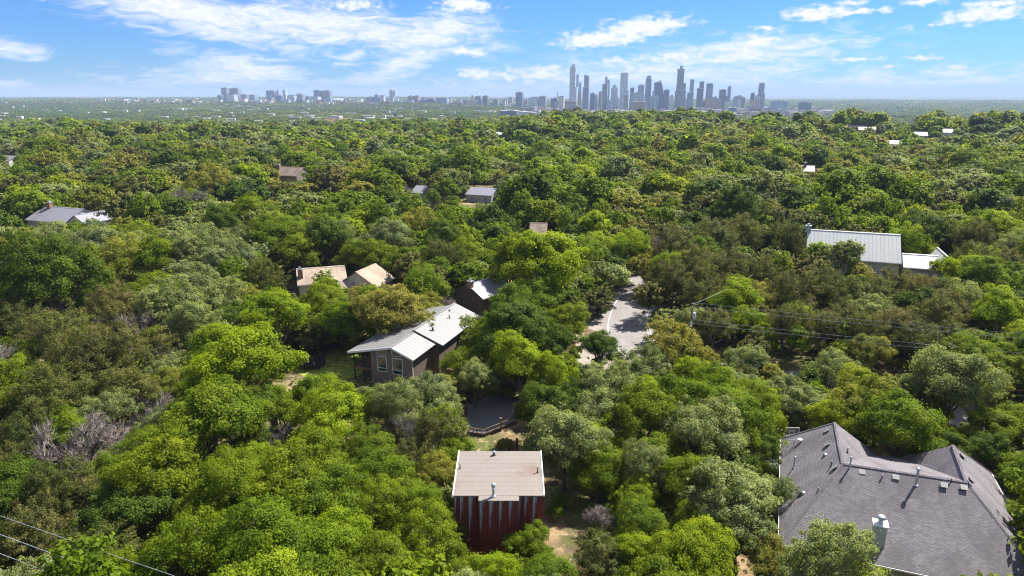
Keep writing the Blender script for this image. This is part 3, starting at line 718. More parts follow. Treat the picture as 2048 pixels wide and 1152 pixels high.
# tan roofed house
a, b = at(592, 538, 5.6), at(690, 531, 5.6)
gable('tan_roofed_house', 'house with pale tan roof and brick chimney half hidden by trees', a, b, 5.6, 3.4, 5.5, M['cream'], M['shingle_tan'], 1.5, base=0, chimney=(.8, -3, 1.0, .6), seam=0, panel=False)
a = at(752, 527, 6.4); b = a-frame(math.radians(-20))[1]*8
gable('tan_roofed_wing', 'gabled tan roof wing right of the tan roofed house with chimney', a, b, 6.4, 3.6, 4.6, M['cream'], M['shingle_tan'], 1.5, base=0, seam=0, panel=False, cat='house wing')
a, b = at(650, 556, 4.2), at(705, 565, 4.2)
gable('tan_roofed_annexe', 'low tan roof in front of the tan roofed house, spotted with leaves', a, b, 4.2, 2.9, 3.8, M['cream'], M['shingle_tan'], 1.5, base=0, seam=0, panel=False, cat='house wing', wins=False)
# brown shed roof
a, b = at(1060, 447, 6.4), at(1095, 447.5, 6.4)
gable('brown_roofed_house', 'small house with plain brown shingle roof behind the bright oak', a, b, 6.6, 3.2, 7.5, M['cream'], M['shingle_brown'], 1.5, base=0, seam=0, panel=False)
# dark house behind the taupe one
a, b = at(935, 571, 6.3), at(1000, 552, 6.3)
gable('dark_brown_house', 'dark house with grey metal roof and white chimney behind the taupe house', a, b, 6.5, 4.4, 4.0, M['taupe_dark'], M['roof_grey'], .8, base=0, chimney=(.2, -.6, .9, .7))
# brown house far behind on the left
a, b = at(558, 337, 6), at(608, 339, 6)
gable('far_brown_house', 'brown house with chimney among oaks above the tan roofed house', a, b, 7.0, 3.5, 6.5, M['taupe'], M['shingle_brown'], 1.5, chimney=(1.5, -2, 1.6, 1.0), seam=0, panel=False)
VISH = []
def small(name, label, x0, x1, y, wall, roof, dz=5.5, drop=2.2, hw=6.0, ch=None, cat='house', rot=-20, group=None, zr=None):
    """house whose ridge spans the given pixels, standing on the terrain"""
    c = on_ground((x0+x1)/2, y, dz); wd = (x1-x0)*proj(c)[2]/F
    uu, _ = frame(math.radians(rot)); L = wd/max(math.cos(math.radians(rot)), .5)
    VISH.append((x0, y-1, x1, y+(3 if y < 300 else 7), c[1]-4))
    g = tz(c[0], c[1]); return gable(name, label, c-uu*L/2, c+uu*L/2, g+dz, g+dz-drop, hw, wall, roof, 2.0, base=g, seam=0, panel=False, chimney=ch, group=group, cat=cat, ridgecap=False)
small('grey_flat_house', 'low grey roofed house between oaks, right of centre-left, above the bright clearing', 942, 996, 375, M['grey_wall'], M['roof_grey'], 5.5, 2.2, 7)
small('grey_gabled_house', 'small grey gabled roof left of the low grey roofed house', 832, 858, 371, M['grey_wall'], M['roof_grey'], 5.5, 2.4, 6)
small('white_roofed_house', 'white metal roof cut by the left edge of the picture', -45, 20, 516, M['white_wall'], M['roof_white'], 6.5, 3.2, 6, rot=-28)
small('low_brown_house', 'low brown roof peeking out under trees, lower left of the grey house', 225, 305, 552, M['brickw'], M['shingle_brown'], 4.2, 1.2, 4.5)
RIDGE = [(1462, 1502, 236, 'white_wall', 'roof_white', 'white boxy house on the wooded ridge below the skyline', 7), (1160, 1188, 247, 'grey_wall', 'roof_pale', 'pale house on the ridge left of the white boxy house', 6),
         (1572, 1588, 240, 'white_wall', 'roof_pale', 'tiny pale house on the ridge right of the white boxy house', 6), (1720, 1760, 254, 'grey_wall', 'roof_grey', 'low grey roofed house on the right of the ridge', 6),
         (1778, 1812, 243, 'brickw', 'shingle_brown', 'brick house with chimney high on the right of the ridge', 7), (1820, 1842, 248, 'white_wall', 'roof_grey', 'pale house just right of the brick house on the ridge', 6),
         (1886, 1908, 258, 'white_wall', 'roof_white', 'bright white house at the right end of the ridge', 6), (1830, 1852, 264, 'grey_wall', 'roof_grey', 'grey roofed house below the brick house on the ridge', 5.5),
         (1775, 1805, 281, 'grey_wall', 'roof_grey', 'small grey roof in the trees below the low grey roofed house', 5.5), (1604, 1628, 331, 'white_wall', 'roof_white', 'small white house with chimney among the trees right of centre', 6.5),
         (988, 1010, 264, 'grey_wall', 'roof_pale', 'pale roof alone in the forest left of the ridge', 6), (1690, 1730, 249, 'brickw', 'shingle_tan', 'tan roofed house left of the brick house on the ridge', 6),
         (1930, 1945, 251, 'grey_wall', 'shingle_grey', 'grey roofed house near the right edge of the ridge', 6), (1645, 1665, 240, 'cream', 'roof_grey', 'cream house in the middle of the ridge', 6),
         (92, 124, 250, 'taupe_dark', 'roof_grey', 'dark flat building with blue-grey roof in the plain on the far left', 8), (0, 40, 311, 'white_wall', 'roof_white', 'white roof in the forest at the left edge below the plain', 6),
         (580, 598, 252, 'white_wall', 'roof_white', 'small white house in the plain right of the orange roofs', 7)]
for i, (x0, x1, y, w, r, lab, dz) in enumerate(RIDGE):
    small('hillside_house', lab, x0, x1, y, M[w], M[r], dz+1.0, 2.6, 6.5, (2, -1, 1.6, 1.6) if 'chimney' in lab else None, group='houses on the wooded slopes')

# ------------------------------------------------------------------ basketball hoop, trampoline, bin, poles and cables
def hoop():
    c = at(1584, 863.3, 3.05); gx, gy = c[0]+.25, c[1]+.9
    o = thing('basketball_hoop', 'basketball hoop with white-framed clear backboard beside the shingled house', 'basketball hoop', (gx, gy, 0))
    w, h = 1.75, 1.05; f = MB()
    for s in (-1, 1): f.box((c[0]+s*(w/2-.03), c[1], c[2]), (.06, .05, h)); f.box((c[0], c[1], c[2]+s*(h/2-.03)), (w-.12, .05, .06))
    ac = plain('clear_acrylic', (.30, .33, .30), .15, spec=.6); ac.node_tree.nodes['Principled BSDF'].inputs['Alpha'].default_value = .22
    bd = MB().box((c[0], c[1], c[2]), (w-.12, .02, h-.12)).build('backboard', ac, o)
    f.build('board_frame', M['plastic_white'], bd)
    t = MB()
    for s in (-1, 1): t.box((c[0]+s*.3, c[1]-.02, c[2]-.12), (.05, .02, .46)); t.box((c[0], c[1]-.02, c[2]-.12+s*.21), (.55, .02, .05))
    t.build('target_square', M['plastic_white'], bd)
    r = MB(); n = 16
    for k in range(n):
        a0, a1 = 2*math.pi*k/n, 2*math.pi*(k+1)/n
        r.tube((c[0]+.23*math.cos(a0), c[1]-.32+.23*math.sin(a0), c[2]-.42), (c[0]+.23*math.cos(a1), c[1]-.32+.23*math.sin(a1), c[2]-.42), .018, n=5)
    r.build('rim', M['rust'], o)
    m = MB().tube((gx, gy, 0), (gx, gy, 2.7), .08).tube((gx, gy, 2.7), (c[0], c[1]+.02, c[2]), .06).tube((gx, gy, 2.2), (c[0], c[1]+.02, c[2]-.3), .05); m.build('pole', M['dark_metal'], o)
hoop()
def trampoline():
    c = at(622, 722, .9); o = thing('trampoline', 'round trampoline with black safety net on the lawn', 'trampoline', (c[0], c[1], 0)); R = 2.1
    MB().lathe((c[0], c[1], .88), [(R-.25, 0), (R-.25, .02)], 28).build('jumping_mat', M['mat'], o)
    f = MB(); n = 28
    for k in range(n):
        a0, a1 = 2*math.pi*k/n, 2*math.pi*(k+1)/n; f.slab([(c[0]+(R-.25)*math.cos(a0), c[1]+(R-.25)*math.sin(a0), .92), (c[0]+R*math.cos(a0), c[1]+R*math.sin(a0), .92), (c[0]+R*math.cos(a1), c[1]+R*math.sin(a1), .92), (c[0]+(R-.25)*math.cos(a1), c[1]+(R-.25)*math.sin(a1), .92)], .06)
    f.build('edge_pad', plain('grey_pad', (.07, .07, .075), .7), o)
    for k in range(6):
        a = 2*math.pi*(k+.3)/6; p = np.array([c[0]+(R+.05)*math.cos(a), c[1]+(R+.05)*math.sin(a), 0]); MB().tube(p, p+np.array([0, 0, 2.75]), .04, n=6).build('net_pole', M['dark_metal'], o)
    net = MB(); N = 60
    for k in range(N):
        a = 2*math.pi*k/N; sag = .25*(1-abs(math.cos(3*a-.9))); p = lambda z: (c[0]+(R-.1)*math.cos(a), c[1]+(R-.1)*math.sin(a), z); net.tube(p(.95), p(2.7-sag), .012, n=3, cap=False)
    for z in np.linspace(1.1, 2.4, 9):
        for k in range(28):
            a0, a1 = 2*math.pi*k/28, 2*math.pi*(k+1)/28; net.tube((c[0]+(R-.1)*math.cos(a0), c[1]+(R-.1)*math.sin(a0), z), (c[0]+(R-.1)*math.cos(a1), c[1]+(R-.1)*math.sin(a1), z), .012, n=3, cap=False)
    net.build('safety_net', M['net'], o)
    sk = MB()
    for k in range(28):
        a = 2*math.pi*k/28; sk.tube((c[0]+R*math.cos(a), c[1]+R*math.sin(a), 0), (c[0]+R*math.cos(a), c[1]+R*math.sin(a), .9), .03, n=4)
    sk.build('leg_skirt', M['dark_metal'], o)
trampoline()
def bin_(px, py):
    c = at(px, py, 0); o = thing('wheelie_bin', 'dark wheeled bin at the edge of the concrete pad', 'bin', (c[0], c[1], 0))
    m = MB(); b = len(m.v); m.prism([(c[0]-.3, c[1]-.32), (c[0]+.3, c[1]-.32), (c[0]+.3, c[1]+.32), (c[0]-.3, c[1]+.32)], .08, 1.05); m.build('body', M['dark_metal'], o)
    MB().slab([(c[0]-.34, c[1]-.38, 1.10), (c[0]+.34, c[1]-.38, 1.10), (c[0]+.34, c[1]+.36, 1.16), (c[0]-.34, c[1]+.36, 1.16)], .06).build('lid', M['dark_metal'], o)
    for s in (-1, 1): MB().tube((c[0]+s*.28, c[1]+.3, .12), (c[0]+s*.36, c[1]+.3, .12), .12, n=10).build('wheel', M['mat'], o)
bin_(1165, 656)
def upole(x, y, h, label, ang, box=False):
    z = tz(x, y); o = thing('utility_pole', label, 'utility pole', (x, y, z)); uu, vv = frame(ang)
    MB().tube((x, y, z-.5), (x, y, z+h), .17, .12, 10).build('pole', M['pole'], o)
    c = np.array([x, y, z+h-.4]); ca = MB().box(c+vv*.0, (2.4, .12, .14), ang).build('crossarm', M['pole'], o)
    for k in (-1.05, 0, 1.05): q = c+uu*k; MB().lathe(q+np.array([0, 0, .06]), [(.05, 0), (.07, .05), (.04, .1), (.07, .15), (.03, .2)], 8).build('insulator', M['plastic_white'], ca)
    if box:
        q = np.array([x, y, z+h-2.4])-vv*.34; MB().lathe(q, [(.24, 0), (.26, .05), (.26, .85), (.2, .93), (.05, .96)], 14).build('transformer', plain('grey_paint', (.42, .44, .45), .5), o, smooth=True)
        q = np.array([x, y, z+h-3.2])-uu*.45; MB().box(q, (.5, .3, .8), ang).build('junction_box', M['plastic_white'], o)
    return [c+uu*k+np.array([0, 0, .27]) for k in (-1.05, 0, 1.05)]+[np.array([x, y, z+h-2.6]), np.array([x, y, z+h-3.2])]
def cable(a, b, label, sag=.8, r=.025, cname='power_cable'):
    a = np.array(a); b = np.array(b); N = 24; m = MB(); pts = [a+(b-a)*k/N-np.array([0, 0, sag*4*(k/N)*(1-k/N)]) for k in range(N+1)]
    for k in range(N): m.tube(pts[k], pts[k+1], r, n=5, cap=False)
    tag(m.build(cname, M['wire'], None, origin=a), label, 'cable', 'overhead cables')
pa = at(1385, 612, 10.2); pb = np.array([112.0, 77.0, 0])
aR = math.atan2(pb[1]-pa[1], pb[0]-pa[0])
A = upole(pa[0], pa[1], 10.6, 'wooden utility pole with grey transformer beside the road bend', aR+math.pi/2, True)
B = upole(pb[0], pb[1], 10.6, 'wooden utility pole past the right edge carrying the roadside cables', aR+math.pi/2)
for k, w in ((0, 'nearest of the two top cables'), (2, 'farthest of the two top cables'), (3, 'middle cable'), (4, 'lowest cable')):
    cable(A[k], B[k], w+' running right from the roadside utility pole', .7, .022)
e = at(1508, 548, 8.5); cable(A[1], np.array([e[0], e[1], 8.5]), 'thin service cable rising right from the utility pole into the junipers', .3, .02)
pl, pr = (-92.0, 68.3), (8.5, 26.6); aL = math.atan2(pr[1]-pl[1], pr[0]-pl[0])
A = upole(*pl, 10.2, 'wooden utility pole past the left edge carrying the foreground cables', aL+math.pi/2)
B = upole(*pr, 10.2, 'wooden utility pole below the picture carrying the foreground cables', aL+math.pi/2)
for k, w in ((2, 'uppermost'), (1, 'middle'), (0, 'lowest')):
    dn = np.array([0, 0, -1.15*(2-k)])
    cable(A[k]*.6+A[1]*.4+dn, B[k]*.6+B[1]*.4+dn, w+' of the three pale cables crossing the lower left corner', .75, .018 if k == 2 else .027)

# ------------------------------------------------------------------ skyline
FAC = {
 'blue': mat_facade('blue_glass_facade', (.12, .20, .34), (.25, .33, .44)), 'pale': mat_facade('pale_glass_facade', (.32, .42, .54), (.55, .60, .66), 4.2, 8),
 'grey': mat_facade('grey_concrete_facade', (.09, .12, .18), (.29, .32, .37), 3.6, 7), 'dark': mat_facade('dark_glass_facade', (.05, .08, .14), (.11, .15, .23), 3.8, 5),
 'tan': mat_facade('tan_stone_facade', (.12, .12, .13), (.42, .36, .31), 3.6, 6), 'white': mat_facade('white_concrete_facade', (.22, .26, .30), (.66, .66, .65), 3.8, 9),
 'teal': mat_facade('teal_glass_facade', (.16, .28, .36), (.32, .42, .48), 3.8, 6), 'brick': mat_facade('brick_facade', (.10, .10, .11), (.30, .20, .17), 3.8, 7),
}
# tiers: (x0, x1, top) in photograph pixels from the bottom tier up; kind, distance, look
SK = [
 ([(1138.4, 1156, 175), (1139.5, 1153.4, 135.5), (1143, 1151.5, 130)], 'pale', 3900, 'tallest slim glass tower with notched top', 6), ([(1152.6, 1158, 150)], 'blue', 3960, 'narrow dark slab leaning on the tallest tower', 0), ([(1157.5, 1163.5, 166)], 'teal', 4000, 'thin teal tower right of the tallest one', 0),
 ([(1156, 1163.5, 186)], 'tan', 3800, 'short tan tower at the foot of the tallest one', 0), ([(1165, 1179.8, 175), (1168.2, 1179.5, 153), (1168.2, 1175, 150)], 'blue', 3900, 'stepped grey-blue tower with pale base', 4),
 ([(1180, 1191, 187)], 'dark', 4000, 'dark mid-rise block with flat top', 0), ([(1188, 1196, 190.5)], 'blue', 3850, 'low blue mid-rise block', 0), ([(1197, 1204.5, 184)], 'tan', 3900, 'slim tan residential tower', 3),
 ([(1204.4, 1216.5, 168.5)], 'grey', 3850, 'grey residential tower with pale corner', 4), ([(1209.5, 1221.5, 161), (1209.5, 1216, 155)], 'teal', 4000, 'stepped teal tower behind the grey one', 0), ([(1221.6, 1236.8, 176), (1225, 1233, 171)], 'pale', 3900, 'pale tower with pointed crown', 4),
 ([(1239, 1259.6, 181), (1240.6, 1258.4, 147), (1243, 1256, 145.3)], 'pale', 3900, 'broad pale glass tower with ribbed sides', 6), ([(1260, 1269.5, 176)], 'dark', 4050, 'dark block behind the ribbed tower', 0), ([(1275.5, 1290, 171)], 'blue', 4100, 'boxy blue tower with flat top', 3),
 ([(1290.7, 1304.7, 158), (1293, 1303, 153)], 'blue', 3900, 'dark blue tower with crown', 4), ([(1304.7, 1308, 182)], 'grey', 4000, 'sliver of grey tower beside the dark blue one', 0), ([(1327, 1340, 180.5)], 'dark', 4100, 'dark square tower behind the sail-shaped one', 0),
 ([(1262, 1289.5, 186)], 'teal', 3750, 'wide glass block with white frame', 5), ([(1264.7, 1293.3, 204)], 'brick', 3600, 'brick block at the foot of the glass block', 0), ([(1129.5, 1155, 202.7)], 'brick', 3650, 'low brown block left of the tallest tower', 0),
 ([(1115.6, 1129.7, 193.7)], 'white', 3750, 'pale ribbed block at the left end of downtown', 4), ([(1130, 1159, 211.5)], 'tan', 3450, 'long low tan building below the tallest tower', 0), ([(1101.6, 1117, 197)], 'dark', 3900, 'dark low block at the left end of downtown', 0),
 ([(1349, 1373.5, 182), (1352, 1373, 167), (1354, 1370, 141), (1353.5, 1371.2, 138), (1359.8, 1366, 133)], 'grey', 3900, 'stepped tower under construction with bare crown', 6), ([(1373.5, 1388.5, 185.6), (1379.7, 1389.2, 160)], 'teal', 3950, 'slim teal tower on a wider base', 3),
 ([(1393, 1408.5, 177), (1398.8, 1409, 164)], 'dark', 3950, 'dark two-step tower', 3), ([(1411.8, 1427.5, 168)], 'blue', 3950, 'broad blue tower with rounded top', 4), ([(1410, 1427.5, 194.5)], 'tan', 3700, 'short tan block below the broad blue tower', 0),
 ([(1437.8, 1454, 180)], 'dark', 3950, 'dark octagonal-looking block', 4), ([(1455.5, 1463, 173.3)], 'blue', 4000, 'thin blue tower beside the dark block', 0), ([(1449, 1461.7, 203)], 'white', 3600, 'short white block in front of the thin blue tower', 0),
 ([(1474.7, 1491, 195)], 'grey', 4000, 'wide grey office block', 3), ([(1501, 1510, 187), (1503, 1508, 185.5)], 'dark', 4000, 'short dark tower with domed top', 0), ([(1515.5, 1530.5, 187), (1517.5, 1530, 167)], 'blue', 3950, 'lone slender blue tower at the right end', 4),
 ([(1500.6, 1522, 200.7)], 'tan', 3800, 'striped tan block below the lone slender tower', 5), ([(1541.7, 1575, 202), (1548, 1562, 200)], 'teal', 3800, 'long low blue glass building', 0), ([(1597, 1623, 205), (1600, 1614, 203)], 'dark', 3700, 'dark low stepped building at the far right', 0),
 ([(1456, 1474, 215.7)], 'dark', 3300, 'dark low shed roofed building', 0), ([(1523, 1552, 217)], 'white', 3200, 'long white low building', 0), ([(1555, 1580, 218.5)], 'white', 3150, 'second long white low building', 0),
 ([(1031, 1047, 185)], 'dark', 4600, 'dark block standing alone left of downtown', 3), ([(1065.6, 1078, 195)], 'white', 4500, 'pale block between the lone dark block and downtown', 0), ([(1078, 1094, 193)], 'grey', 4500, 'grey block beside the pale block left of downtown', 0),
 ([(1114, 1117.5, 183.7)], 'white', 4600, 'very thin pale tower left of downtown', 0), ([(1000, 1038, 222)], 'dark', 2750, 'long dark ribbed building low in the plain', 8), ([(1050, 1075, 216)], 'tan', 3300, 'tan low block in the plain left of downtown', 0),
 ([(443.4, 457, 176)], 'grey', 5300, 'taller half of the twin grey slabs on the left', 3), ([(457, 480.5, 177)], 'grey', 5350, 'wider half of the twin grey slabs on the left', 4), ([(435.7, 445, 191)], 'dark', 5200, 'small dark block left of the twin grey slabs', 0), ([(455.7, 473, 189)], 'white', 5100, 'pale block in front of the twin grey slabs', 3),
 ([(482.6, 497, 189.4)], 'grey', 5300, 'grey mid-rise right of the twin slabs', 0), ([(498, 513.7, 190)], 'blue', 5350, 'blue mid-rise right of the twin slabs', 0), ([(532.7, 553, 182), (535, 551, 180.8)], 'blue', 5300, 'pale blue block with chamfered roof', 4),
 ([(554, 565.5, 191)], 'dark', 5250, 'dark low block under the campanile', 0), ([(565.5, 573.5, 180.5), (567, 572, 179)], 'pale', 5350, 'slim pale tower with rounded top', 3), ([(575, 592, 191.4)], 'white', 5250, 'white low block right of the slim pale tower', 0),
 ([(592.8, 608.6, 189), (596, 606, 187)], 'grey', 5300, 'grey block with dark roof', 3), ([(612, 618, 193)], 'dark', 5250, 'narrow dark block left of the broad hall', 0), ([(620, 640, 193.5)], 'white', 5200, 'pale low block in front of the broad hall', 0), ([(628, 643, 181)], 'dark', 5350, 'left half of the broad dark hall', 3), ([(643, 663, 181.4)], 'grey', 5360, 'right half of the broad dark hall', 4),
 ([(732.6, 748.7, 194.5)], 'grey', 5000, 'grey mid-rise, leftmost of the middle group', 0), ([(748.7, 759, 190)], 'blue', 5000, 'blue mid-rise in the middle group', 0), ([(760, 770, 191.5)], 'white', 5000, 'pale mid-rise in the middle group', 0), ([(778.9, 786.8, 181), (786.5, 793, 191)], 'pale', 5000, 'slim tower of the middle group', 3),
 ([(816, 828, 192.2)], 'brick', 4900, 'brown half of the square hotel block', 0), ([(828, 839.5, 192)], 'tan', 4910, 'tan half of the square hotel block', 0), ([(839, 853, 200)], 'dark', 4850, 'dark low block right of the hotel', 0), ([(852.7, 871, 197.6)], 'dark', 4850, 'dark wide block right of the hotel', 0), ([(873, 896.6, 196)], 'blue', 4850, 'blue-grey wide block left of the domed hall', 3),
 ([(950, 964, 193)], 'grey', 4700, 'grey block behind the domed hall', 0), ([(966, 976.6, 192)], 'dark', 4700, 'dark square block right of the domed hall', 0), ([(986, 998, 199)], 'grey', 4600, 'grey pair of blocks left of the lone dark block', 0), ([(1004, 1012, 201)], 'white', 4600, 'small pale block left of the lone dark block', 0),
]
ORD = ['first', 'second', 'third', 'fourth', 'fifth', 'sixth', 'seventh', 'eighth', 'ninth', 'tenth', 'eleventh', 'twelfth', 'thirteenth', 'fourteenth', 'fifteenth', 'sixteenth', 'seventeenth', 'eighteenth', 'nineteenth', 'twentieth']
def tower(tiers, fac, D, look, fins):
    x0, x1, y0 = tiers[0]; rot = math.radians(-13 if x0 > 1000 else -12)
    c = at_y((x0+x1)/2, tiers[0][2], D); g = tz(c[0], c[1])
    big = (tiers[-1][2] < 186)
    o = thing('skyscraper' if big else 'city_building', look+' on the skyline', 'skyscraper' if big else 'building', (c[0], c[1], g), 'city skyline')
    zb = g-3
    for i, (a, b, yt) in enumerate(tiers):
        P0, P1 = at_y(a, yt, D), at_y(b, yt, D); cx = (P0[0]+P1[0])/2; w = (P1[0]-P0[0])
        dep = max(min(w*.9, 45), 14) if i == 0 else max(min(w*.85, 38), 8)
        w = max((w-dep*abs(math.sin(rot)))/math.cos(rot), w*.6); zt = P0[2]
        m = MB().box((cx, D, (zb+zt)/2), (w, dep, zt-zb), rot)
        body = m.build('tower_body' if i == 0 else 'upper_tier', FAC[fac], o)
        if zt-zb > 12 and w > 12:
            MB().box((cx, D, zt+1.0), (w+1.6, dep+1.6, 2.0), rot).build('parapet', FAC['grey'] if fac in ('white', 'tan') else M['white_wall'], body)
            MB().box((cx+w*.08, D, zt+3.6), (w*.45, dep*.45, 3.2), rot).build('roof_plant', FAC['grey'], body)
        if fins and i <= 1 and zt-zb > 15:
            uu, vv = frame(rot)
            for k in range(fins):
                q = np.array([cx, D, (zb+zt)/2])+uu*w*((k+.5)/fins-.5)-vv*(dep/2+.6); MB().box(q, (w/fins*.22, 1.2, zt-zb-.5), rot).build('fin', M['white_wall'] if fac in ('pale', 'white', 'tan') else FAC['grey'], body)
        zb = zt+.4
    return o
for s in SK: tower(*s)
rs_ = random.Random(21); FILL = []
for _ in range(64):
    x = rs_.uniform(1098, 1530) if _ < 40 else rs_.uniform(440, 1080); w_ = rs_.uniform(5, 13); dd = rs_.uniform(3700, 4300) if x > 1090 else rs_.uniform(4700, 5400)
    FILL.append((x, w_, dd, rs_.uniform(189, 208) if x > 1090 else rs_.uniform(194, 201), rs_.choice(['tan', 'grey', 'white', 'blue', 'pale', 'teal', 'brick']), rs_.choice([0, 0, 3])))
cntf = {}
for x, w_, dd, yt, fc, fn in sorted(FILL):
    zone = x > 1090; n = cntf.get((zone, fc), 0); cntf[(zone, fc)] = n+1
    k = tower([(x, x+w_, yt)], fc, dd, '', fn); hue = {'pale': 'pale blue', 'brick': 'brown'}.get(fc, fc)
    k['label'] = ORD[n]+' plain '+hue+(' mid-rise block from the left between the downtown towers' if zone else ' low block from the left in the city strip before downtown'); k['group'] = 'plain downtown blocks' if zone else 'plain blocks of the city strip'
def sail_tower():
    D = 3850; x0, x1, xt = at_y(1308, 215, D)[0], at_y(1336, 215, D)[0], at_y(1322, 166, D)[0]; zt = at_y(1315, 166, D)[2]; zp = at_y(1319, 160, D)[2]
    g = tz((x0+x1)/2, D); o = thing('sail_shaped_skyscraper', 'dark blue sail-shaped tower with curved right edge and glass crown', 'skyscraper', ((x0+x1)/2, D, g), 'city skyline')
    m = MB(); N = 14; w = 38; L = at_y(1309.5, 166, D)[0]
    rows = []
    for k in range(N+1):
        t = k/N; z = g-3+(zt-g+3)*t; xr = x1+(xt-x1)*(t**.9); xl = x0+(L-x0)*t; rows.append([(xl, D-w/2, z), (xr, D-w/2, z), (xr, D+w/2, z), (xl, D+w/2, z)])
    for k in range(N):
        a, b = rows[k], rows[k+1]
        for i in range(4): m.poly([a[i], a[(i+1) % 4], b[(i+1) % 4], b[i]])
    m.poly(rows[-1]); m.build('tower_body', FAC['dark'], o)
    a = rows[-1]; c = MB(); zz = zt+.5
    c.prism([(a[0][0]+2, a[0][1]+2), (a[1][0]-1, a[1][1]+2), (a[2][0]-1, a[2][1]-2), (a[3][0]+2, a[3][1]-2)], zz, [zz+5, zp, zp, zz+5]); c.build('glass_crown', FAC['pale'], o)
    e = MB()
    for k in range(N): e.tube(rows[k][1], rows[k+1][1], 1.0, n=5, cap=False)
    e.build('edge_trim', M['white_wall'], o)
sail_tower()
def capitol():
    D = 4700; c = at_y(945.5, 203, D); g = tz(c[0], D); o = thing('domed_capitol', 'pale domed capitol hall left of downtown', 'capitol', (c[0], D, g), 'city skyline'); z1 = at_y(945.5, 199, D)[2]; zt = at_y(945.5, 187, D)[2]; h = zt-z1
    MB().box((c[0], D, (g-3+z1)/2), (78, 40, z1-g+3)).build('hall', M['cream'], o)
    MB().lathe((c[0], D, z1), [(11, 0), (11, h*.35), (9.5, h*.37), (9.5, h*.5)], 16).build('drum', M['cream'], o)
    dm = MB().lathe((c[0], D, z1+h*.5), [(9.5, 0), (8.6, h*.12), (6, h*.24), (2.5, h*.3)], 16).build('dome', plain('dome_stone', (.35, .30, .27), .7), o)
    MB().lathe((c[0], D, z1+h*.8), [(2, 0), (2, h*.1), (.5, h*.13), (.3, h*.2)], 10).build('lantern', M['cream'], dm)
    D = 5300; c = at_y(557, 200, D); g = tz(c[0], D); zt = at_y(557, 178.5, D)[2]; o = thing('campanile', 'slim clock tower with pointed top in the left skyline group', 'tower', (c[0], D, g), 'city skyline')
    MB().box((c[0], D, (g+zt-14)/2), (11, 11, zt-14-g)).build('shaft', FAC['tan'], o); MB().box((c[0], D, zt-11), (12.5, 12.5, 7)).build('belfry', FAC['tan'], o); MB().lathe((c[0], D, zt-7.4), [(6, 0), (4, 3), (.5, 7.5)], 4).build('roof', plain('tower_roof', (.3, .2, .15), .7), o)
    D = 5200; c = at_y(675, 197, D); g = tz(c[0], D); o = thing('stadium', 'open stadium stand with a light gantry right of the broad hall', 'stadium', (c[0], D, g), 'city skyline'); z1 = at_y(675, 197, D)[2]; z2 = at_y(675, 193, D)[2]
    MB().prism([(c[0]-38, D-30), (c[0]+38, D-30), (c[0]+38, D+30), (c[0]-38, D+30)], g-3, [z1-6, z1-6, z1, z1]).build('stand', FAC['white'], o); MB().box((c[0], D+30, z2), (84, 3, 3)).build('gantry', M['white_wall'], o)
    for s in (-1, 1): MB().box((c[0]+s*38, D+30, (g+z2)/2), (2, 2, z2-g)).build('mast', M['white_wall'], o)
capitol()
# low roofs of the town: countless far off, one mass
def town():
    rng = np.random.default_rng(11); groups = {}
    def put(cx, cy, w, d, h, mat, rot):
        groups.setdefault(mat, MB()).box((cx, cy, tz(cx, cy)+h/2-.5), (w, d, h+1), rot)
    for _ in range(420):                                   # downtown fringe
        px = rng.uniform(1040, 1640); D = rng.uniform(3000, 4600); x = (px-1024)/F*D*1.0
        put(x, D, rng.uniform(15, 60), rng.uniform(15, 40), rng.uniform(8, 26), rng.choice(['tan', 'white', 'grey', 'brick', 'white', 'dark']), rng.uniform(-.3, .3))
    for _ in range(330):                                   # campus and left fringe
        px = rng.uniform(230, 1060); D = rng.uniform(4600, 6400); x = (px-1024)/F*D
        put(x, D, rng.uniform(20, 70), rng.uniform(15, 40), rng.uniform(10, 26), rng.choice(['tan', 'white', 'grey', 'brick', 'white']), rng.uniform(-.3, .3))
    for _ in range(620):                                   # houses in the plain
        px = rng.uniform(-60, 2110); D = 1300*math.exp(rng.uniform(0, 2.1)); x = (px-1024)/F*D
        if px > 980 and D < 2400: continue
        put(x, D, rng.uniform(10, 34), rng.uniform(10, 18), rng.uniform(9, 17), rng.choice(['white', 'white', 'tan', 'grey', 'pale']), rng.uniform(-.5, .5))
    for _ in range(60):                                    # orange apartment roofs
        px = rng.uniform(520, 720); D = rng.uniform(1500, 1750); x = (px-1024)/F*D
        put(x, D, rng.uniform(14, 34), 14, rng.uniform(8, 11), 'brick2', rng.uniform(-.4, .4))
    for _ in range(16):
        px = rng.choice([200, 235, 180, 220])+rng.uniform(-30, 30); D = rng.uniform(1500, 1800); put((px-1024)/F*D, D, rng.uniform(14, 34), 14, 9, 'white', rng.uniform(-.4, .4))
    FAC['brick2'] = plain('orange_brick', (.42, .25, .17), .9)
    me_v = []; me_f = []; mi = []; mats = []
    for k, g in groups.items():
        b = len(me_v); me_v += g.v; me_f += [tuple(b+i for i in f) for f in g.f]; mi += [len(mats)]*len(g.f); mats.append({'white': M['white_wall'], 'tan': M['cream'], 'grey': M['grey_wall'], 'brick': M['brickw'], 'dark': M['taupe'], 'pale': M['roof_pale'], 'brick2': FAC['brick2']}[k])
    me = bpy.data.meshes.new('distant_town'); me.from_pydata(me_v, [], me_f)
    for m in mats: me.materials.append(m)
    me.polygons.foreach_set('material_index', mi); o = bpy.data.objects.new('distant_town', me); COL.objects.link(o)
    tag(o, 'far-off low town roofs scattered through the trees of the plain', 'town', kind='stuff')
town()

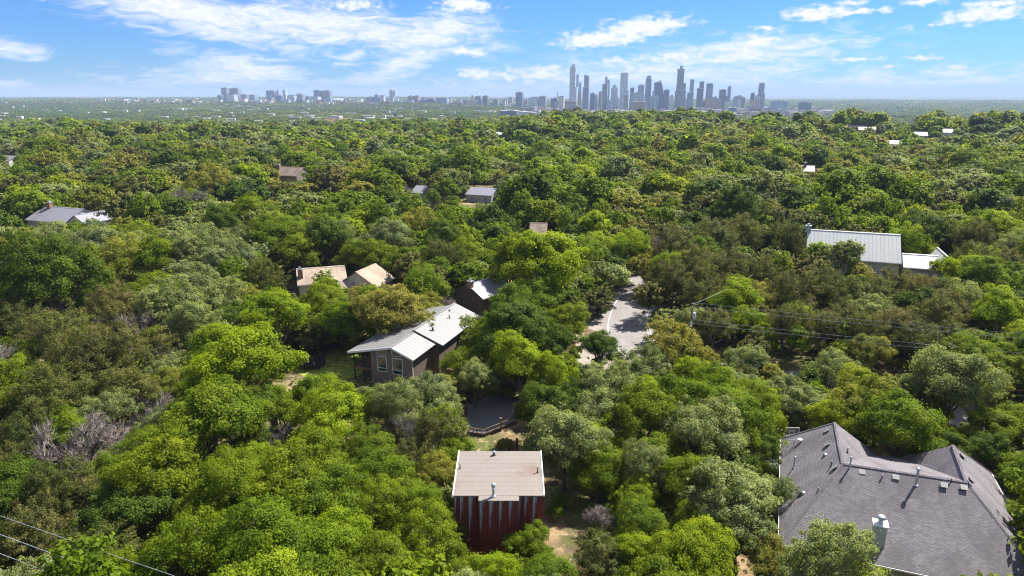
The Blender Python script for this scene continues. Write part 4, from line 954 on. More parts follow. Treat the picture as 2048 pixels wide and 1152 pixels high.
# ------------------------------------------------------------------ tree prototypes
def unit(v): return v/np.maximum(np.linalg.norm(v, axis=-1, keepdims=True), 1e-9)
def leaves_mesh(name, pos, nrm, size, rng, asp=.6, tone=0):
    n = len(pos); r = unit(rng.normal(size=(n, 3))); t = unit(np.cross(nrm, r)); b = np.cross(nrm, t); s = size[:, None]
    bend = nrm*s*.18
    V = np.stack([pos-t*s, pos+b*s*asp+bend, pos+t*s, pos-b*s*asp+bend], 1).reshape(-1, 3)
    me = bpy.data.meshes.new(name); me.vertices.add(n*4); me.vertices.foreach_set('co', V.ravel().astype(np.float32))
    me.loops.add(n*4); me.loops.foreach_set('vertex_index', np.arange(n*4, dtype=np.int32))
    me.polygons.add(n); me.polygons.foreach_set('loop_start', np.arange(0, n*4, 4, dtype=np.int32))
    a = me.attributes.new('lv', 'FLOAT', 'FACE'); a.data.foreach_set('value', np.clip(rng.normal(.5, .18, n)+tone, 0, 1).astype(np.float32))
    me.update(); me.validate()
    return me
def crown_points(rng, style, nleaf, leaf):
    """crown of about 8 m spread; returns leaf positions, normals, sizes and lobe centres"""
    if style == 'oak': R, zc, hz, nl, up = 4.0, 5.2, 2.6, 11, .35
    elif style == 'elm': R, zc, hz, nl, up = 3.7, 5.9, 3.4, 10, .3
    elif style == 'airy': R, zc, hz, nl, up = 3.9, 5.6, 3.1, 12, .3
    else: R, zc, hz, nl, up = 3.5, 4.9, 3.4, 9, .25
    R *= rng.uniform(.92, 1.1); hz *= rng.uniform(.85, 1.2); lean = rng.normal(0, .5, 2)
    ph = rng.uniform(0, 6.28); L = []; LR = []
    for k in range(nl):
        a = ph+k*2.39996+rng.normal(0, .25); f = math.sqrt((k+.35)/nl); h = (1-f*f)*rng.uniform(.45, 1.15)+rng.uniform(-.45, .25)
        L.append([R*.68*f*math.cos(a)*rng.uniform(.85, 1.12), R*.68*f*math.sin(a)*rng.uniform(.85, 1.12), zc+hz*.62*h-(.5 if f > .8 else 0)])
        LR.append(R*rng.uniform(.24, .52))
    L = np.array(L); LR = np.array(LR); L[:, :2] += lean*((L[:, 2:3]-zc)/2+.3)
    per = 34 if style != 'juniper' else 40
    cs = []; cr = []; cd = []; cl = []
    for k in range(nl):
        d = unit(rng.normal(size=(per*3, 3))+np.array([0, 0, up])); d = d[d[:, 2] > -.55][:per]
        c = L[k]+d*LR[k]*np.array([1, 1, .85])*rng.uniform(.66, 1.24, (len(d), 1))
        keep = np.ones(len(d), bool)
        for j in range(nl):
            if j != k: keep &= np.linalg.norm((c-L[j])/np.array([1, 1, .85]), axis=1) > LR[j]*.72
        cl.append(np.full(keep.sum(), k)); cs.append(c[keep]); cd.append(d[keep]); cr.append(rng.uniform(.26, .98, keep.sum())*(1.0 if style != 'juniper' else .8))
    cs = np.concatenate(cs); cd = np.concatenate(cd); cr = np.concatenate(cr); cl = np.concatenate(cl)
    far_ = rng.random(len(cs)) < .13
    cs = np.where(far_[:, None], cs+cd*rng.uniform(.25, .95, (len(cs), 1)), cs); cr = np.where(far_, np.minimum(cr, .5)*.75, cr)
    hole = np.ones(len(cs), bool)
    for q in rng.choice(len(cs), 9): hole &= np.linalg.norm(cs-cs[q], axis=1) > rng.uniform(.35, .95)
    cs, cd, cr, cl = cs[hole], cd[hole], cr[hole], cl[hole]
    if style == 'airy':
        k = rng.random(len(cs)) < .72; cs, cd, cr, cl = cs[k], cd[k], cr[k]*.85, cl[k]
    w = cr**2; idx = rng.choice(len(cs), int(nleaf*.86), p=w/w.sum())
    d = unit(rng.normal(size=(len(idx), 3))+cd[idx]*.55+np.array([0, 0, .25])); rad = rng.random(len(idx))**.45; rad = np.where(rng.random(len(idx)) < .07, rad*1.7, rad)
    stretch = np.ones((len(idx), 3)); stretch[:, 2] = .72
    off = d*(cr[idx]*rad)[:, None]*stretch
    if style == 'juniper': off = off*.75+cd[idx]*(rng.random(len(idx))*cr[idx]*1.5)[:, None]+np.array([0, 0, .35])*(rng.random(len(idx))*cr[idx])[:, None]
    p1 = cs[idx]+off
    n1 = unit(d*.75+cd[idx]*.35+np.array([0, 0, .35])+rng.normal(size=d.shape)*.5)
    m = nleaf-len(idx); j = rng.integers(0, nl, m); d2 = unit(rng.normal(size=(m, 3))); p2 = L[j]+d2*(LR[j]*rng.random(m)**.33*.8)[:, None]
    n2 = unit(d2+rng.normal(size=d2.shape)*.6+np.array([0, 0, .3]))
    pos = np.concatenate([p1, p2]); nrm = np.concatenate([n1, n2]); sz = leaf*rng.uniform(.6, 1.3, len(pos))
    ct = rng.normal(0, .20, len(cs)); lt = rng.normal(0, .15, nl); tone = np.concatenate([ct[idx]+lt[cl[idx]], lt[j]])
    return pos, nrm, sz, L, LR, tone
def trunk_mesh(name, rng, L, LR, thick=1.0, n=6):
    m = MB(); p = np.array([0, 0, -.4]); top = np.array([rng.normal(0, .25), rng.normal(0, .25), 2.0])
    m.tube(p, top, .26*thick, .19*thick, n, False)
    for c, r in zip(L, LR):
        mid = top*.45+np.array(c)*.55+rng.normal(0, .22, 3)-np.array([0, 0, .35]); m.tube(top-np.array([0, 0, .1]), mid, .12*thick, .08*thick, n, False); m.tube(mid, c, .08*thick, .04*thick, n, False)
        for _ in range(4):
            e = c+unit(rng.normal(size=3)+np.array([0, 0, .5]))*r*.85; m.tube(c if rng.random() < .6 else (c+mid)/2, e, .04*thick, .015*thick, 4, False)
    me = bpy.data.meshes.new(name); me.from_pydata(m.v, [], m.f); me.update(); return me
def bare_mesh(name, rng, dens=1.0):
    tr = MB(); tw = MB(); top = np.array([0, 0, 1.6]); tr.tube((0, 0, -.4), top, .22, .15, 6, False)
    for a in range(int(9*dens)):
        an = a*2.4+rng.normal(0, .3); e1 = top+np.array([math.cos(an)*rng.uniform(.8, 2.0), math.sin(an)*rng.uniform(.8, 2.0), rng.uniform(1.4, 3.2)]); tr.tube(top, e1, .10, .06, 5, False)
        for b in range(6):
            e2 = e1+unit(e1-top+rng.normal(0, 1.3, 3)+np.array([0, 0, .4]))*rng.uniform(.8, 1.7); tr.tube(e1*.75+top*.25 if b % 2 else e1, e2, .05, .03, 4, False)
            for c in range(6):
                e3 = e2+unit(e2-e1+rng.normal(0, .9, 3)+np.array([0, 0, .2]))*rng.uniform(.5, 1.2); tw.tube(e2*.7+e1*.3 if c % 2 else e2, e3, .026, .016, 3, False)
                for d in range(5):
                    e4 = e3+unit(e3-e2+rng.normal(0, .7, 3))*rng.uniform(.3, .8); tw.tube(e2+(e3-e2)*rng.uniform(.3, 1), e4, .017, .010, 3, False)
    out = []
    for s, mb in (('trunk', tr), ('twigs', tw)):
        me = bpy.data.meshes.new(name+s); me.from_pydata(mb.v, [], mb.f); me.update(); out.append(me)
    return out
RNG = np.random.default_rng(7)
STY = {'O': ['oak', 'elm', 'oak', 'oak'], 'B': ['elm', 'oak'], 'K': ['oak', 'elm'], 'J': ['juniper', 'juniper', 'juniper'], 'G': ['airy', 'oak', 'airy'], 'Y': ['airy', 'oak']}
SHAPES = {}
for st, cnt, nleaf, leaf in (('oak', 4, 42000, .09), ('elm', 3, 42000, .09), ('juniper', 5, 27000, .095), ('airy', 3, 26000, .09)):
    for i in range(cnt):
        p, nn, s, L, LR, tn = crown_points(RNG, st, nleaf, leaf)
        me = leaves_mesh('crown_'+st, p, nn, s, RNG, .62 if st != 'juniper' else .38, tn); me.materials.append(LEAF['O'])
        tm = trunk_mesh('trunk_'+st, RNG, L, LR, 1.0); tm.materials.append(M['bark'])
        SHAPES.setdefault(st, []).append((tm, me))
for i in range(3):
    a, b = bare_mesh('bare_', RNG); a.materials.append(M['bark_pale']); b.materials.append(M['twig']); SHAPES.setdefault('bare', []).append((a, b))
def lod(st, nleaf, leaf, sp):
    p, nn, s, L, LR, tn = crown_points(RNG, st, nleaf, leaf); me = leaves_mesh('crown_lod', p, nn, s, RNG, .7, tn); me.materials.append(LEAF[sp])
    return me
MID = {}; LOW = {}
for sp in STY:
    for st in sorted(set(STY[sp])):
        for _ in range(3): MID.setdefault(sp, []).append(lod(st, 6500, .22, sp))
    for _ in range(4): LOW.setdefault(sp, []).append(lod(STY[sp][_ % len(STY[sp])], 850, .58, sp))
MID['D'] = [SHAPES['bare'][0][1]]
def grove(rng, sp):
    """a patch of far wood, 70 m across"""
    P = []; N = []; S = []; MI = []
    for k in range(46):
        c = rng.uniform(-38, 38, 2); sc_ = rng.uniform(.9, 1.7); s0 = sp[rng.integers(0, len(sp))]
        p, nn, s, _, _, _ = crown_points(rng, 'oak', 70, 1.35); P.append(p*sc_+np.array([c[0], c[1], -1.0])); N.append(nn); S.append(s*sc_); MI += [list(LEAF).index(s0)]*len(p)
    me = leaves_mesh('grove', np.concatenate(P), np.concatenate(N), np.concatenate(S), rng, .75)
    for k in LEAF: me.materials.append(LEAF[k])
    me.polygons.foreach_set('material_index', np.array(MI, dtype=np.int32)); return me
GROVES = [grove(RNG, 'KKKJKO') for _ in range(3)]; GROVES2 = [grove(RNG, 'OKGJOYK') for _ in range(3)]

# ------------------------------------------------------------------ where the trees stand
# crown centre x, y and crown width in photograph pixels, kind
HAND = [
 (610, 935, 200, 'O'), (420, 860, 215, 'O'), (320, 965, 190, 'O'), (735, 1005, 165, 'O'), (560, 1075, 225, 'O'), (690, 1085, 190, 'B'), (850, 1095, 165, 'O'), (450, 1000, 200, 'O'), (250, 1010, 190, 'K'), (130, 1000, 165, 'J'),
 (55, 1075, 180, 'J'), (190, 1105, 190, 'J'), (370, 1115, 190, 'O'), (770, 1135, 170, 'O'), (925, 1168, 130, 'O'), (1042, 1100, 110, 'O'), (1005, 1160, 130, 'B'), (1100, 1140, 130, 'O'), (520, 915, 110, 'B'), (640, 1010, 180, 'O'), (540, 985, 190, 'O'),
 (485, 748, 210, 'B'), (440, 700, 130, 'B'), (555, 815, 130, 'O'), (665, 830, 165, 'B'), (560, 640, 140, 'B'), (608, 652, 75, 'B'), (15, 715, 125, 'O'), (150, 888, 160, 'D'), (220, 872, 110, 'D'), (255, 780, 150, 'J'), (300, 820, 110, 'D'), (355, 760, 100, 'Y'), (395, 780, 80, 'B'),
 (100, 800, 170, 'J'), (110, 665, 170, 'J'), (240, 690, 170, 'J'), (290, 650, 120, 'D'), (170, 735, 150, 'J'), (40, 640, 130, 'J'), (330, 710, 80, 'D'), (40, 890, 130, 'J'), (20, 950, 120, 'J'), (210, 840, 120, 'G'), (120, 820, 110, 'G'), (300, 890, 120, 'O'), (350, 620, 140, 'G'), (400, 655, 120, 'G'), (230, 620, 120, 'J'), (550, 695, 55, 'D'),
 (790, 818, 130, 'G'), (735, 822, 100, 'O'), (880, 790, 115, 'G'), (820, 860, 110, 'D'), (770, 870, 100, 'J'), (880, 880, 120, 'J'), (950, 760, 90, 'G'), (930, 720, 85, 'O'), (885, 770, 70, 'Y'), (850, 830, 70, 'O'), (900, 900, 110, 'O'), (820, 920, 110, 'J'), (720, 950, 90, 'O'), (850, 985, 85, 'O'), (880, 1010, 70, 'G'),
 (1035, 650, 170, 'K'), (1000, 700, 110, 'O'), (1095, 690, 100, 'K'), (1060, 610, 120, 'O'), (1090, 545, 170, 'B'), (1030, 540, 110, 'O'), (1120, 590, 80, 'K'), (940, 655, 75, 'G'), (1088, 810, 130, 'K'), (1150, 800, 95, 'K'), (1130, 740, 80, 'O'), (1200, 690, 92, 'K'), (1350, 700, 135, 'Y'), (1290, 740, 110, 'G'), (1400, 740, 90, 'Y'),
 (1280, 830, 165, 'O'), (1370, 810, 160, 'O'), (1460, 840, 160, 'O'), (1530, 830, 110, 'O'), (1330, 900, 130, 'O'), (1450, 985, 190, 'G'), (1540, 990, 110, 'G'), (1400, 950, 140, 'O'), (1480, 1060, 150, 'G'), (1400, 1040, 120, 'O'), (1270, 985, 95, 'B'), (1195, 1025, 75, 'D'), (1195, 940, 110, 'O'), (1240, 940, 90, 'O'), (1300, 1060, 110, 'O'),
 (1400, 1115, 175, 'B'), (1280, 1110, 130, 'B'), (1200, 1120, 120, 'J'), (1668, 1152, 205, 'G'), (1585, 1140, 100, 'G'), (2040, 1040, 100, 'O'), (1520, 1110, 100, 'Y'), (1800, 855, 165, 'O'), (1990, 855, 120, 'O'), (1900, 765, 180, 'G'), (1970, 770, 100, 'Y'), (1660, 745, 100, 'G'), (1580, 790, 110, 'G'), (1500, 730, 100, 'G'), (1460, 770, 100, 'G'),
 (1720, 790, 90, 'B'), (1745, 825, 80, 'O'), (1640, 820, 90, 'G'), (1685, 700, 70, 'B'), (1600, 690, 60, 'B'), (1850, 820, 80, 'B'), (1540, 760, 80, 'Y'), (1620, 770, 70, 'K'), (2000, 640, 125, 'B'), (2030, 690, 90, 'B'), (1470, 610, 105, 'B'), (1510, 650, 90, 'B'), (1440, 650, 70, 'O'), (2000, 455, 130, 'B'), (1935, 545, 110, 'B'), (1900, 530, 60, 'B'), (1640, 505, 75, 'B'), (1680, 515, 80, 'G'), (1720, 545, 55, 'Y'),
 (1340, 560, 110, 'J'), (1300, 600, 70, 'J'), (1390, 540, 110, 'J'), (1450, 530, 110, 'J'), (1520, 555, 110, 'J'), (1580, 590, 120, 'J'), (1640, 580, 110, 'J'), (1700, 600, 110, 'J'), (1750, 590, 110, 'J'), (1800, 570, 110, 'J'), (1850, 600, 110, 'J'), (1900, 620, 110, 'J'), (1570, 650, 100, 'J'), (1640, 660, 100, 'J'), (1720, 670, 100, 'J'), (1790, 660, 100, 'J'), (1850, 670, 90, 'J'), (1920, 680, 90, 'J'), (1400, 600, 90, 'J'), (1380, 640, 90, 'G'), (1330, 640, 70, 'G'),
 (1350, 500, 110, 'J'), (1420, 480, 110, 'J'), (1490, 470, 110, 'J'), (1560, 490, 100, 'J'), (1600, 530, 80, 'J'), (1470, 430, 100, 'K'), (1860, 460, 110, 'K'), (1930, 480, 100, 'J'), (1250, 500, 90, 'B'), (1200, 490, 90, 'B'), (1280, 540, 70, 'Y'), (1220, 555, 80, 'G'), (1190, 545, 70, 'G'),
 (100, 560, 190, 'K'), (40, 590, 110, 'K'), (170, 590, 90, 'K'), (262, 515, 125, 'Y'), (195, 500, 105, 'G'), (320, 510, 130, 'O'), (300, 590, 120, 'O'), (400, 510, 120, 'G'), (460, 530, 110, 'G'), (390, 570, 110, 'G'), (85, 498, 85, 'G'), (115, 502, 105, 'G'), (470, 590, 100, 'Y'), (530, 560, 90, 'J'), (430, 610, 110, 'G'),
 (778, 624, 140, 'Y'), (700, 642, 105, 'O'), (835, 612, 85, 'Y'), (716, 604, 90, 'Y'), (640, 618, 105, 'O'), (880, 600, 70, 'D'), (860, 570, 80, 'J'), (820, 540, 75, 'J'), (780, 480, 110, 'G'), (655, 465, 130, 'K'), (600, 490, 110, 'O'), (550, 470, 120, 'O'), (880, 520, 90, 'J'), (930, 510, 90, 'O'), (990, 520, 80, 'O'), (900, 470, 90, 'D'), (840, 460, 100, 'Y'), (1150, 510, 60, 'G'),
 (500, 430, 100, 'O'), (430, 460, 100, 'K'), (370, 390, 90, 'D'), (330, 410, 60, 'D'), (420, 370, 90, 'Y'), (250, 420, 80, 'J'), (1110, 610, 60, 'K'), (1145, 620, 60, 'J'), (1012, 632, 70, 'K'),
]
def tree_from_px(px, py, w, sp):
    ratio = .98 if sp in 'OGYD' else 1.05; zc = 5.0; base = 0.0
    for _ in range(6):
        c = at(px, py, base+zc); dep = proj(c)[2]; wm = w*dep/F; h = ratio*wm; zc = 5.4*wm/8; base = tz(c[0], c[1])
    return (c[0], c[1], wm/8.0, sp)
TREES = [tree_from_px(*h) for h in HAND]
su, sv = frame(math.radians(-21.2)); sC = at(1557.5, 1086.6, 3.2)
for a, b, k, sp in ((23.4, 1.0, 1.35, 'O'), (23.6, 5.0, 1.1, 'O'), (24.6, 9.5, 1.15, 'O'), (25.5, 15.5, 1.0, 'O')): q = sC+su*a+sv*b; TREES.append((q[0], q[1], k, sp))
# open places: keep-clear plan polygons and pictures of what must stay visible (x0, y0, x1, y1, nearest distance)
VIS = [(902, 900, 1092, 1085, 53), (1600, 850, 2010, 1055, 60), (1572, 850, 1660, 1000, 66), (1850, 1000, 1990, 1140, 46), (706, 606, 960, 735, 93), (700, 690, 850, 742, 91), (1168, 582, 1298, 706, 127), (1690, 458, 1800, 545, 158), (1800, 505, 1890, 548, 155), (1612, 456, 1690, 500, 160), (60, 408, 222, 442, 215), (592, 528, 780, 566, 140), (1054, 446, 1097, 480, 193), (596, 690, 716, 748, 106),
       (938, 786, 1030, 868, 88), (930, 550, 1000, 604, 128), (546, 334, 610, 347, 354), (830, 368, 862, 378, 290), (938, 371, 1000, 386, 280), (1563, 850, 1600, 876, 72), (0, 512, 22, 540, 150), (1378, 612, 1394, 668, 103), (1095, 890, 1165, 1085, 66), (1160, 985, 1232, 1068, 49), (1840, 770, 1870, 790, 75), (1985, 880, 2040, 920, 62), (280, 540, 306, 556, 150)]
VIS += VISH
def seg_d(p, a, b):
    t = np.clip(np.dot(p-a, b-a)/np.dot(b-a, b-a), 0, 1); return np.linalg.norm(p-a-(b-a)*t)
PLAN = [(np.array(o.location[:2]), r) for o, r in [(ob, 0) for ob in []]]
CLEAR = []
for ob in list(COL.objects):
    if ob.type == 'EMPTY' and ob.get('category') in ('house', 'house wing', 'garage', 'trampoline', 'utility pole', 'bin', 'basketball hoop'):
        rad = {'red_house': 6.0, 'shingle_roofed_house': 0, 'taupe_house': 0, 'pale_metal_roofed_house': 11, 'grey_roofed_house': 12}.get(ob.name, 7.5 if 'house' in ob['category'] or ob['category'] == 'garage' else 2.2)
        if rad: CLEAR.append((ob.location.x, ob.location.y, rad))
su, sv = frame(math.radians(-21.2)); sC = at(1557.5, 1086.6, 3.2)
for a in (3, 8, 13, 18):
    for b in (3, 8, 13, 18): q = sC+su*a+sv*b; CLEAR.append((q[0], q[1], 4.0))
for b in (3, 8, 13, 18):
    for a in (-5, -1, 3): q = TP(a, b, 0); CLEAR.append((q[0], q[1], 3.6))
RC = np.array(ROADC[::2])
OPEN = [v for v in VIS if v[:2] in ((596, 690), (938, 786), (1168, 582))]
def blocked(x, y, s, frac=.92, rects=None):
    for cx, cy_, r in CLEAR:
        if (x-cx)**2+(y-cy_)**2 < (r+s*1.2)**2: return True
    if abs(x) < 140 and y < 200 and np.min(np.hypot(RC[:, 0]-x, RC[:, 1]-y)) < 4.4+s*1.6: return True
    g = tz(x, y); px, py, dep = proj((x, y, g+5.2*s)); hw = 4.0*s*F/dep; top = proj((x, y, g+9.6*s))[1]; bot = proj((x, y, g+1.5*s))[1]
    for x0, y0, x1, y1, d in (VIS if rects is None else rects):
        if y < d and px+hw*frac > x0 and px-hw*frac < x1 and top+(bot-top)*.1 < y1 and bot-(bot-top)*.2 > y0: return True
    return False
JUN = [(120, 760, 260, 190), (90, 1050, 170, 130), (1560, 570, 330, 110), (1450, 480, 200, 60), (860, 890, 110, 60), (1850, 640, 150, 70)]
MIX = ['O']*26+['K']*17+['B']*16+['G']*20+['Y']*10+['J']*10+['D']*1
def pick_sp(px, py, x, y, rng):
    for cx, cy_, a, b in JUN:
        if ((px-cx)/a)**2+((py-cy_)/b)**2 < 1 and rng.random() < .72: return 'JJJJJJJJJJJJJJJDKKKGGOOO'[rng.integers(0, 24)]
    if ((px-1560)/380)**2+((py-335)/75)**2 < 1 and rng.random() < .6: return 'BYYGO'[rng.integers(0, 5)]
    if ((px-300)/420)**2+((py-400)/130)**2 < 1 and rng.random() < .5: return 'GGOJY'[rng.integers(0, 5)]
    n = math.sin(x/23+1.3)*math.cos(y/31+.4)+math.sin(x/11-y/17)*.6+math.sin(x/61+y/83)*.7
    if n > .95: return 'K' if rng.random() < .55 else 'O'
    if n > .25: return 'O' if rng.random() < .55 else MIX[rng.integers(0, len(MIX))]
    if n < -1.0: return 'B' if rng.random() < .6 else 'O'
    if n < -.35: return 'G' if rng.random() < .45 else MIX[rng.integers(0, len(MIX))]
    return MIX[rng.integers(0, len(MIX))]
rng = np.random.default_rng(3)
NEAR = list(TREES)
def crowd(x, y, s):
    for (a, b, r, _) in NEAR:
        if (a-x)**2+(b-y)**2 < (2.05*(s+r))**2: return True
    return False
for y in np.arange(30, 215, 3.2):
    for x in np.arange(-.84*y-14, .84*y+14, 3.2):
        xx, yy = x+rng.uniform(-1.5, 1.5), y+rng.uniform(-1.5, 1.5); s = rng.uniform(.62, 1.15)*(1+.25*(yy > 140))
        if yy > 205 or crowd(xx, yy, s) or blocked(xx, yy, s): continue
        px, py, _ = proj((xx, yy, 5)); NEAR.append((xx, yy, s, pick_sp(px, py, xx, yy, rng)))
FAR = []     # (x, y, scale, species, lod)
y = 205.0
while y < 1500:
    sp_ = 7.6+min(y/330, 3.2)
    x = -.80*y-12
    while x < .80*y+12:
        xx, yy = x+rng.uniform(-.45, .45)*sp_, y+rng.uniform(-.45, .45)*sp_; s = rng.choice([rng.uniform(.6, 1.0), rng.uniform(1.0, 1.6), rng.uniform(1.1, 1.7), rng.uniform(1.7, 2.3)])
        px, py, _ = proj((xx, yy, tz(xx, yy)+5))
        dens = 1.0 if yy < 900 else .86
        if rng.random() < dens and not (blocked(xx, yy, s, .6)): FAR.append((xx, yy, s*(1.0 if yy < 600 else 1.22), pick_sp(px, py, xx, yy, rng), 0 if yy < 470 else 1))
        x += sp_
    y += sp_
# shrubs under the near trees
SHRUB = []
for y in np.arange(28, 205, 2.9):
    for x in np.arange(-.84*y-10, .84*y+10, 2.9):
        xx, yy = x+rng.uniform(-1.4, 1.4), y+rng.uniform(-1.4, 1.4); s = rng.uniform(.16, .34)
        if rng.random() < .36 or blocked(xx, yy, s, 1.0, OPEN if s < .27 else None): continue
        SHRUB.append((xx, yy, s, ['O', 'K', 'Y', 'G', 'B', 'J', 'O', 'K'][rng.integers(0, 8)]))

# ------------------------------------------------------------------ single trees: the 300 that show largest
def show(t):
    px, py, dep = proj((t[0], t[1], 5)); vis = (-60 < px < 2108) and (py < 1230)
    return (8*t[2]*F/dep) if vis else 0
NEAR.sort(key=show, reverse=True)
SOLO, REST = NEAR[:300], NEAR[300:]
KIND = {'O': ('oak_tree', 'green oak'), 'B': ('elm_tree', 'bright yellow-green elm'), 'K': ('oak_tree', 'dark green oak'), 'J': ('juniper_tree', 'olive-brown juniper'), 'G': ('oak_tree', 'grey-green oak'), 'Y': ('oak_tree', 'olive-yellow oak'), 'D': ('bare_tree', 'leafless grey tree')}
MARK = [('the red-sided house', 998, 985), ('the dark shingled house', 1780, 980), ('the taupe house', 825, 680), ('the road bend', 1250, 660), ('the steep pale-roofed house', 1705, 500), ('the long grey house', 130, 428), ('the tan-roofed house', 690, 545), ('the small brown-roofed house', 1075, 463), ('the trampoline', 620, 712),
        ('the utility pole with transformer', 1386, 640), ('the foreground cables', 120, 1095), ('the shaded driveway', 985, 830), ('the basketball hoop', 1584, 863), ('the dark house with white chimney', 965, 580), ('the largest leafless tree', 165, 895)]
def stems():
    rows = []
    for i, (x, y, s, sp) in enumerate(SOLO):
        px, py, dep = proj((x, y, 5.2*s)); k = min(range(len(MARK)), key=lambda j: (px-MARK[j][1])**2+((py-MARK[j][2])*1.4)**2); nm, mx, my = MARK[k]; dx, dy = px-mx, (py-my)*1.3
        side = ('left of' if dx < 0 else 'right of') if abs(dx) > abs(dy) else ('behind' if dy < 0 else 'in front of')
        rows.append((KIND[sp][1], side, nm, math.hypot(dx, dy), i))
    cnt = {}; lab = {}
    for a, side, nm, d, i in sorted(rows, key=lambda r: r[3]):
        n = cnt.get((a, side, nm), 0); cnt[(a, side, nm)] = n+1
        lab[i] = ('' if n == 0 else (ORD[n] if n < 20 else '%dth' % (n+1))+' ')+'nearest '+a+' '+side+' '+nm
    r2 = random.Random(5)
    for i, (x, y, s, sp) in enumerate(SOLO):
        st = 'bare' if sp == 'D' else r2.choice(STY[sp]); tm, cm = r2.choice(SHAPES[st])
        o = thing(KIND[sp][0], lab[i], 'tree', (x, y, tz(x, y)), 'trees of the wood'); o.rotation_euler = (r2.uniform(-.09, .09), r2.uniform(-.09, .09), r2.uniform(0, 6.28))
        o.scale = (s*r2.uniform(.85, 1.15), s*r2.uniform(.85, 1.15), s*r2.uniform(.88, 1.12))
        tr = bpy.data.objects.new('trunk', tm); COL.objects.link(tr); tr.parent = o
        cr = bpy.data.objects.new('twigs' if sp == 'D' else 'crown', cm); COL.objects.link(cr); cr.parent = o
        if sp != 'D': cr.material_slots[0].link = 'OBJECT'; cr.material_slots[0].material = LEAF[sp]
stems()

# ------------------------------------------------------------------ the wood beyond, as one mass
def scatter(name, label, items, cat):
    """items: list of (mesh, x, y, z, scale xyz, rotation)"""
    meshes = []; idx = []
    for it in items:
        if it[0] not in meshes: meshes.append(it[0])
    look = {m.name: i for i, m in enumerate(meshes)}
    V = [(it[1], it[2], it[3]) for it in items]; me = bpy.data.meshes.new(name); me.from_pydata(V, [], [])
    a = me.attributes.new('idx', 'INT', 'POINT'); a.data.foreach_set('value', np.array([look[it[0].name] for it in items], dtype=np.int32))
    a = me.attributes.new('scl', 'FLOAT_VECTOR', 'POINT'); a.data.foreach_set('vector', np.array([it[4] for it in items], dtype=np.float32).ravel())
    a = me.attributes.new('rot', 'FLOAT_VECTOR', 'POINT'); a.data.foreach_set('vector', np.array([(0, 0, it[5]) for it in items], dtype=np.float32).ravel())
    o = bpy.data.objects.new(name, me); COL.objects.link(o); tag(o, label, cat, kind='stuff')
    ng = bpy.data.node_groups.new(name, 'GeometryNodeTree')
    ng.interface.new_socket('Geometry', in_out='INPUT', socket_type='NodeSocketGeometry'); ng.interface.new_socket('Geometry', in_out='OUTPUT', socket_type='NodeSocketGeometry')
    gi = ng.nodes.new('NodeGroupInput'); go = ng.nodes.new('NodeGroupOutput'); jn = ng.nodes.new('GeometryNodeJoinGeometry')
    def named(n, t): q = ng.nodes.new('GeometryNodeInputNamedAttribute'); q.data_type = t; q.inputs[0].default_value = n; return [s for s in q.outputs if s.enabled and s.name == 'Attribute'][0]
    ai, as_, ar = named('idx', 'INT'), named('scl', 'FLOAT_VECTOR'), named('rot', 'FLOAT_VECTOR')
    er = ng.nodes.new('FunctionNodeEulerToRotation'); ng.links.new(ar, er.inputs[0])
    for i, m in enumerate(meshes):
        src = bpy.data.objects.new('source_crown', m)
        oi = ng.nodes.new('GeometryNodeObjectInfo'); oi.inputs['Object'].default_value = src; oi.inputs['As Instance'].default_value = False
        cp = ng.nodes.new('FunctionNodeCompare'); cp.data_type = 'INT'; cp.operation = 'EQUAL'; ng.links.new(ai, cp.inputs[2]); cp.inputs[3].default_value = i
        ip = ng.nodes.new('GeometryNodeInstanceOnPoints'); ng.links.new(gi.outputs[0], ip.inputs['Points']); ng.links.new(cp.outputs[0], ip.inputs['Selection'])
        ng.links.new(oi.outputs['Geometry'], ip.inputs['Instance']); ng.links.new(er.outputs[0], ip.inputs['Rotation']); ng.links.new(as_, ip.inputs['Scale'])
        ng.links.new(ip.outputs[0], jn.inputs[0])
    ng.links.new(jn.outputs[0], go.inputs[0])
    md = o.modifiers.new('scatter', 'NODES'); md.node_group = ng
    return o
rr = random.Random(9)
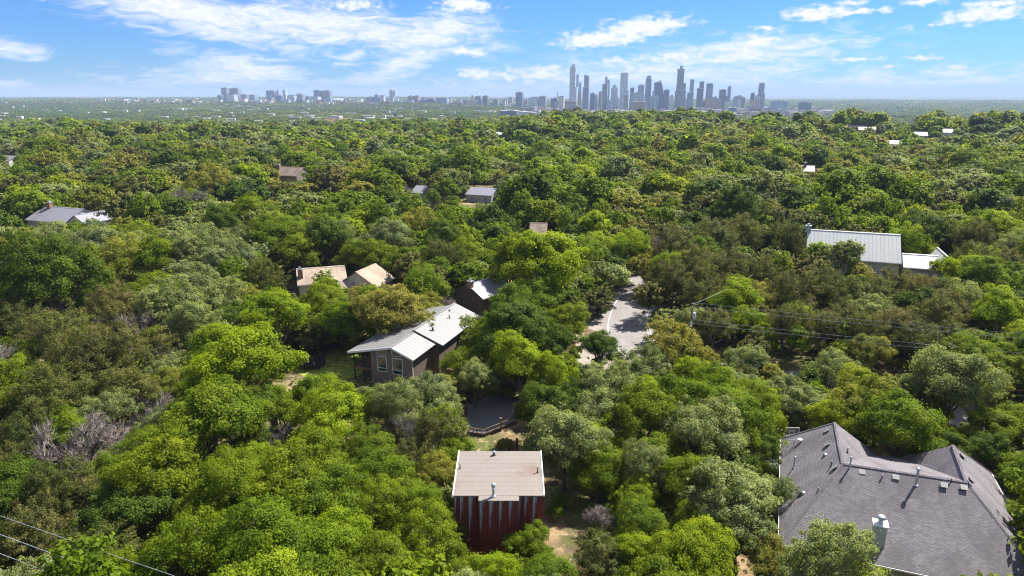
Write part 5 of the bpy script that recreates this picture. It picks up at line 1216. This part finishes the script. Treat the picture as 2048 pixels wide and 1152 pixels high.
def item(meshes, x, y, s, zs=1.0, dz=0.0):
    return (rr.choice(meshes), x, y, tz(x, y)+dz, (s*rr.uniform(.9, 1.1), s*rr.uniform(.9, 1.1), s*zs*rr.uniform(.85, 1.12)), rr.uniform(0, 6.28))
its = [item(MID[sp], x, y, s) for x, y, s, sp in REST]
for x, y, s, sp, l in FAR: its.append(item(MID[sp] if (l == 0 or sp == 'D') else LOW[sp], x, y, s, .85, -.6))
r = 1480.0
while r < 11000:
    step = 52 if r < 3500 else 52*(r/3500)**1.0
    for a in np.arange(-.72, .72, step/r):
        aa = a+rr.uniform(-.4, .4)*step/r; rq = r+rr.uniform(-.4, .4)*step; x, y = rq*math.sin(aa), rq*math.cos(aa)
        px = 1024+F*x/max(y, 1)
        if 3000 < rq < 4500 and 1060 < px < 1620 and rr.random() < .55: continue
        if 4700 < rq < 6000 and 300 < px < 1000 and rr.random() < .5: continue
        if rr.random() < .12: continue
        fn_ = math.sin(x/310+1)*math.cos(y/420)+.7*math.sin(x/130-y/260)+rr.uniform(-.4, .4)
        its.append(item(GROVES if fn_ > -.35 else GROVES2, x, y, step/52*1.0, .62 if r > 3500 else .9, -1.0))
    r += step
scatter('distant_woodland', 'unbroken green woodland stretching from the nearby houses to the city and horizon', its, 'woodland')
scatter('undergrowth', 'low shrubs and saplings growing between the nearer tree trunks', [item(MID[sp], x, y, s, 1.0, -.35) for x, y, s, sp in SHRUB], 'shrubs')

# ------------------------------------------------------------------ haze over the plain
def haze():
    m = bpy.data.materials.new('haze_air'); m.use_nodes = True; t = m.node_tree; t.nodes.clear()
    v = nd(t, 'ShaderNodeVolumePrincipled'); v.inputs['Color'].default_value = (.46, .60, .84, 1); v.inputs['Density'].default_value = HAZE; v.inputs['Anisotropy'].default_value = 0.0
    out = nd(t, 'ShaderNodeOutputMaterial'); lk(t, v.outputs[0], out.inputs['Volume'])
    o = MB().box((0, 0, 75), (96000, 96000, 296)).build('haze', m); tag(o, 'thin blue haze in the air over the plain', 'haze', kind='stuff')
HAZE = 7.2e-5
haze()
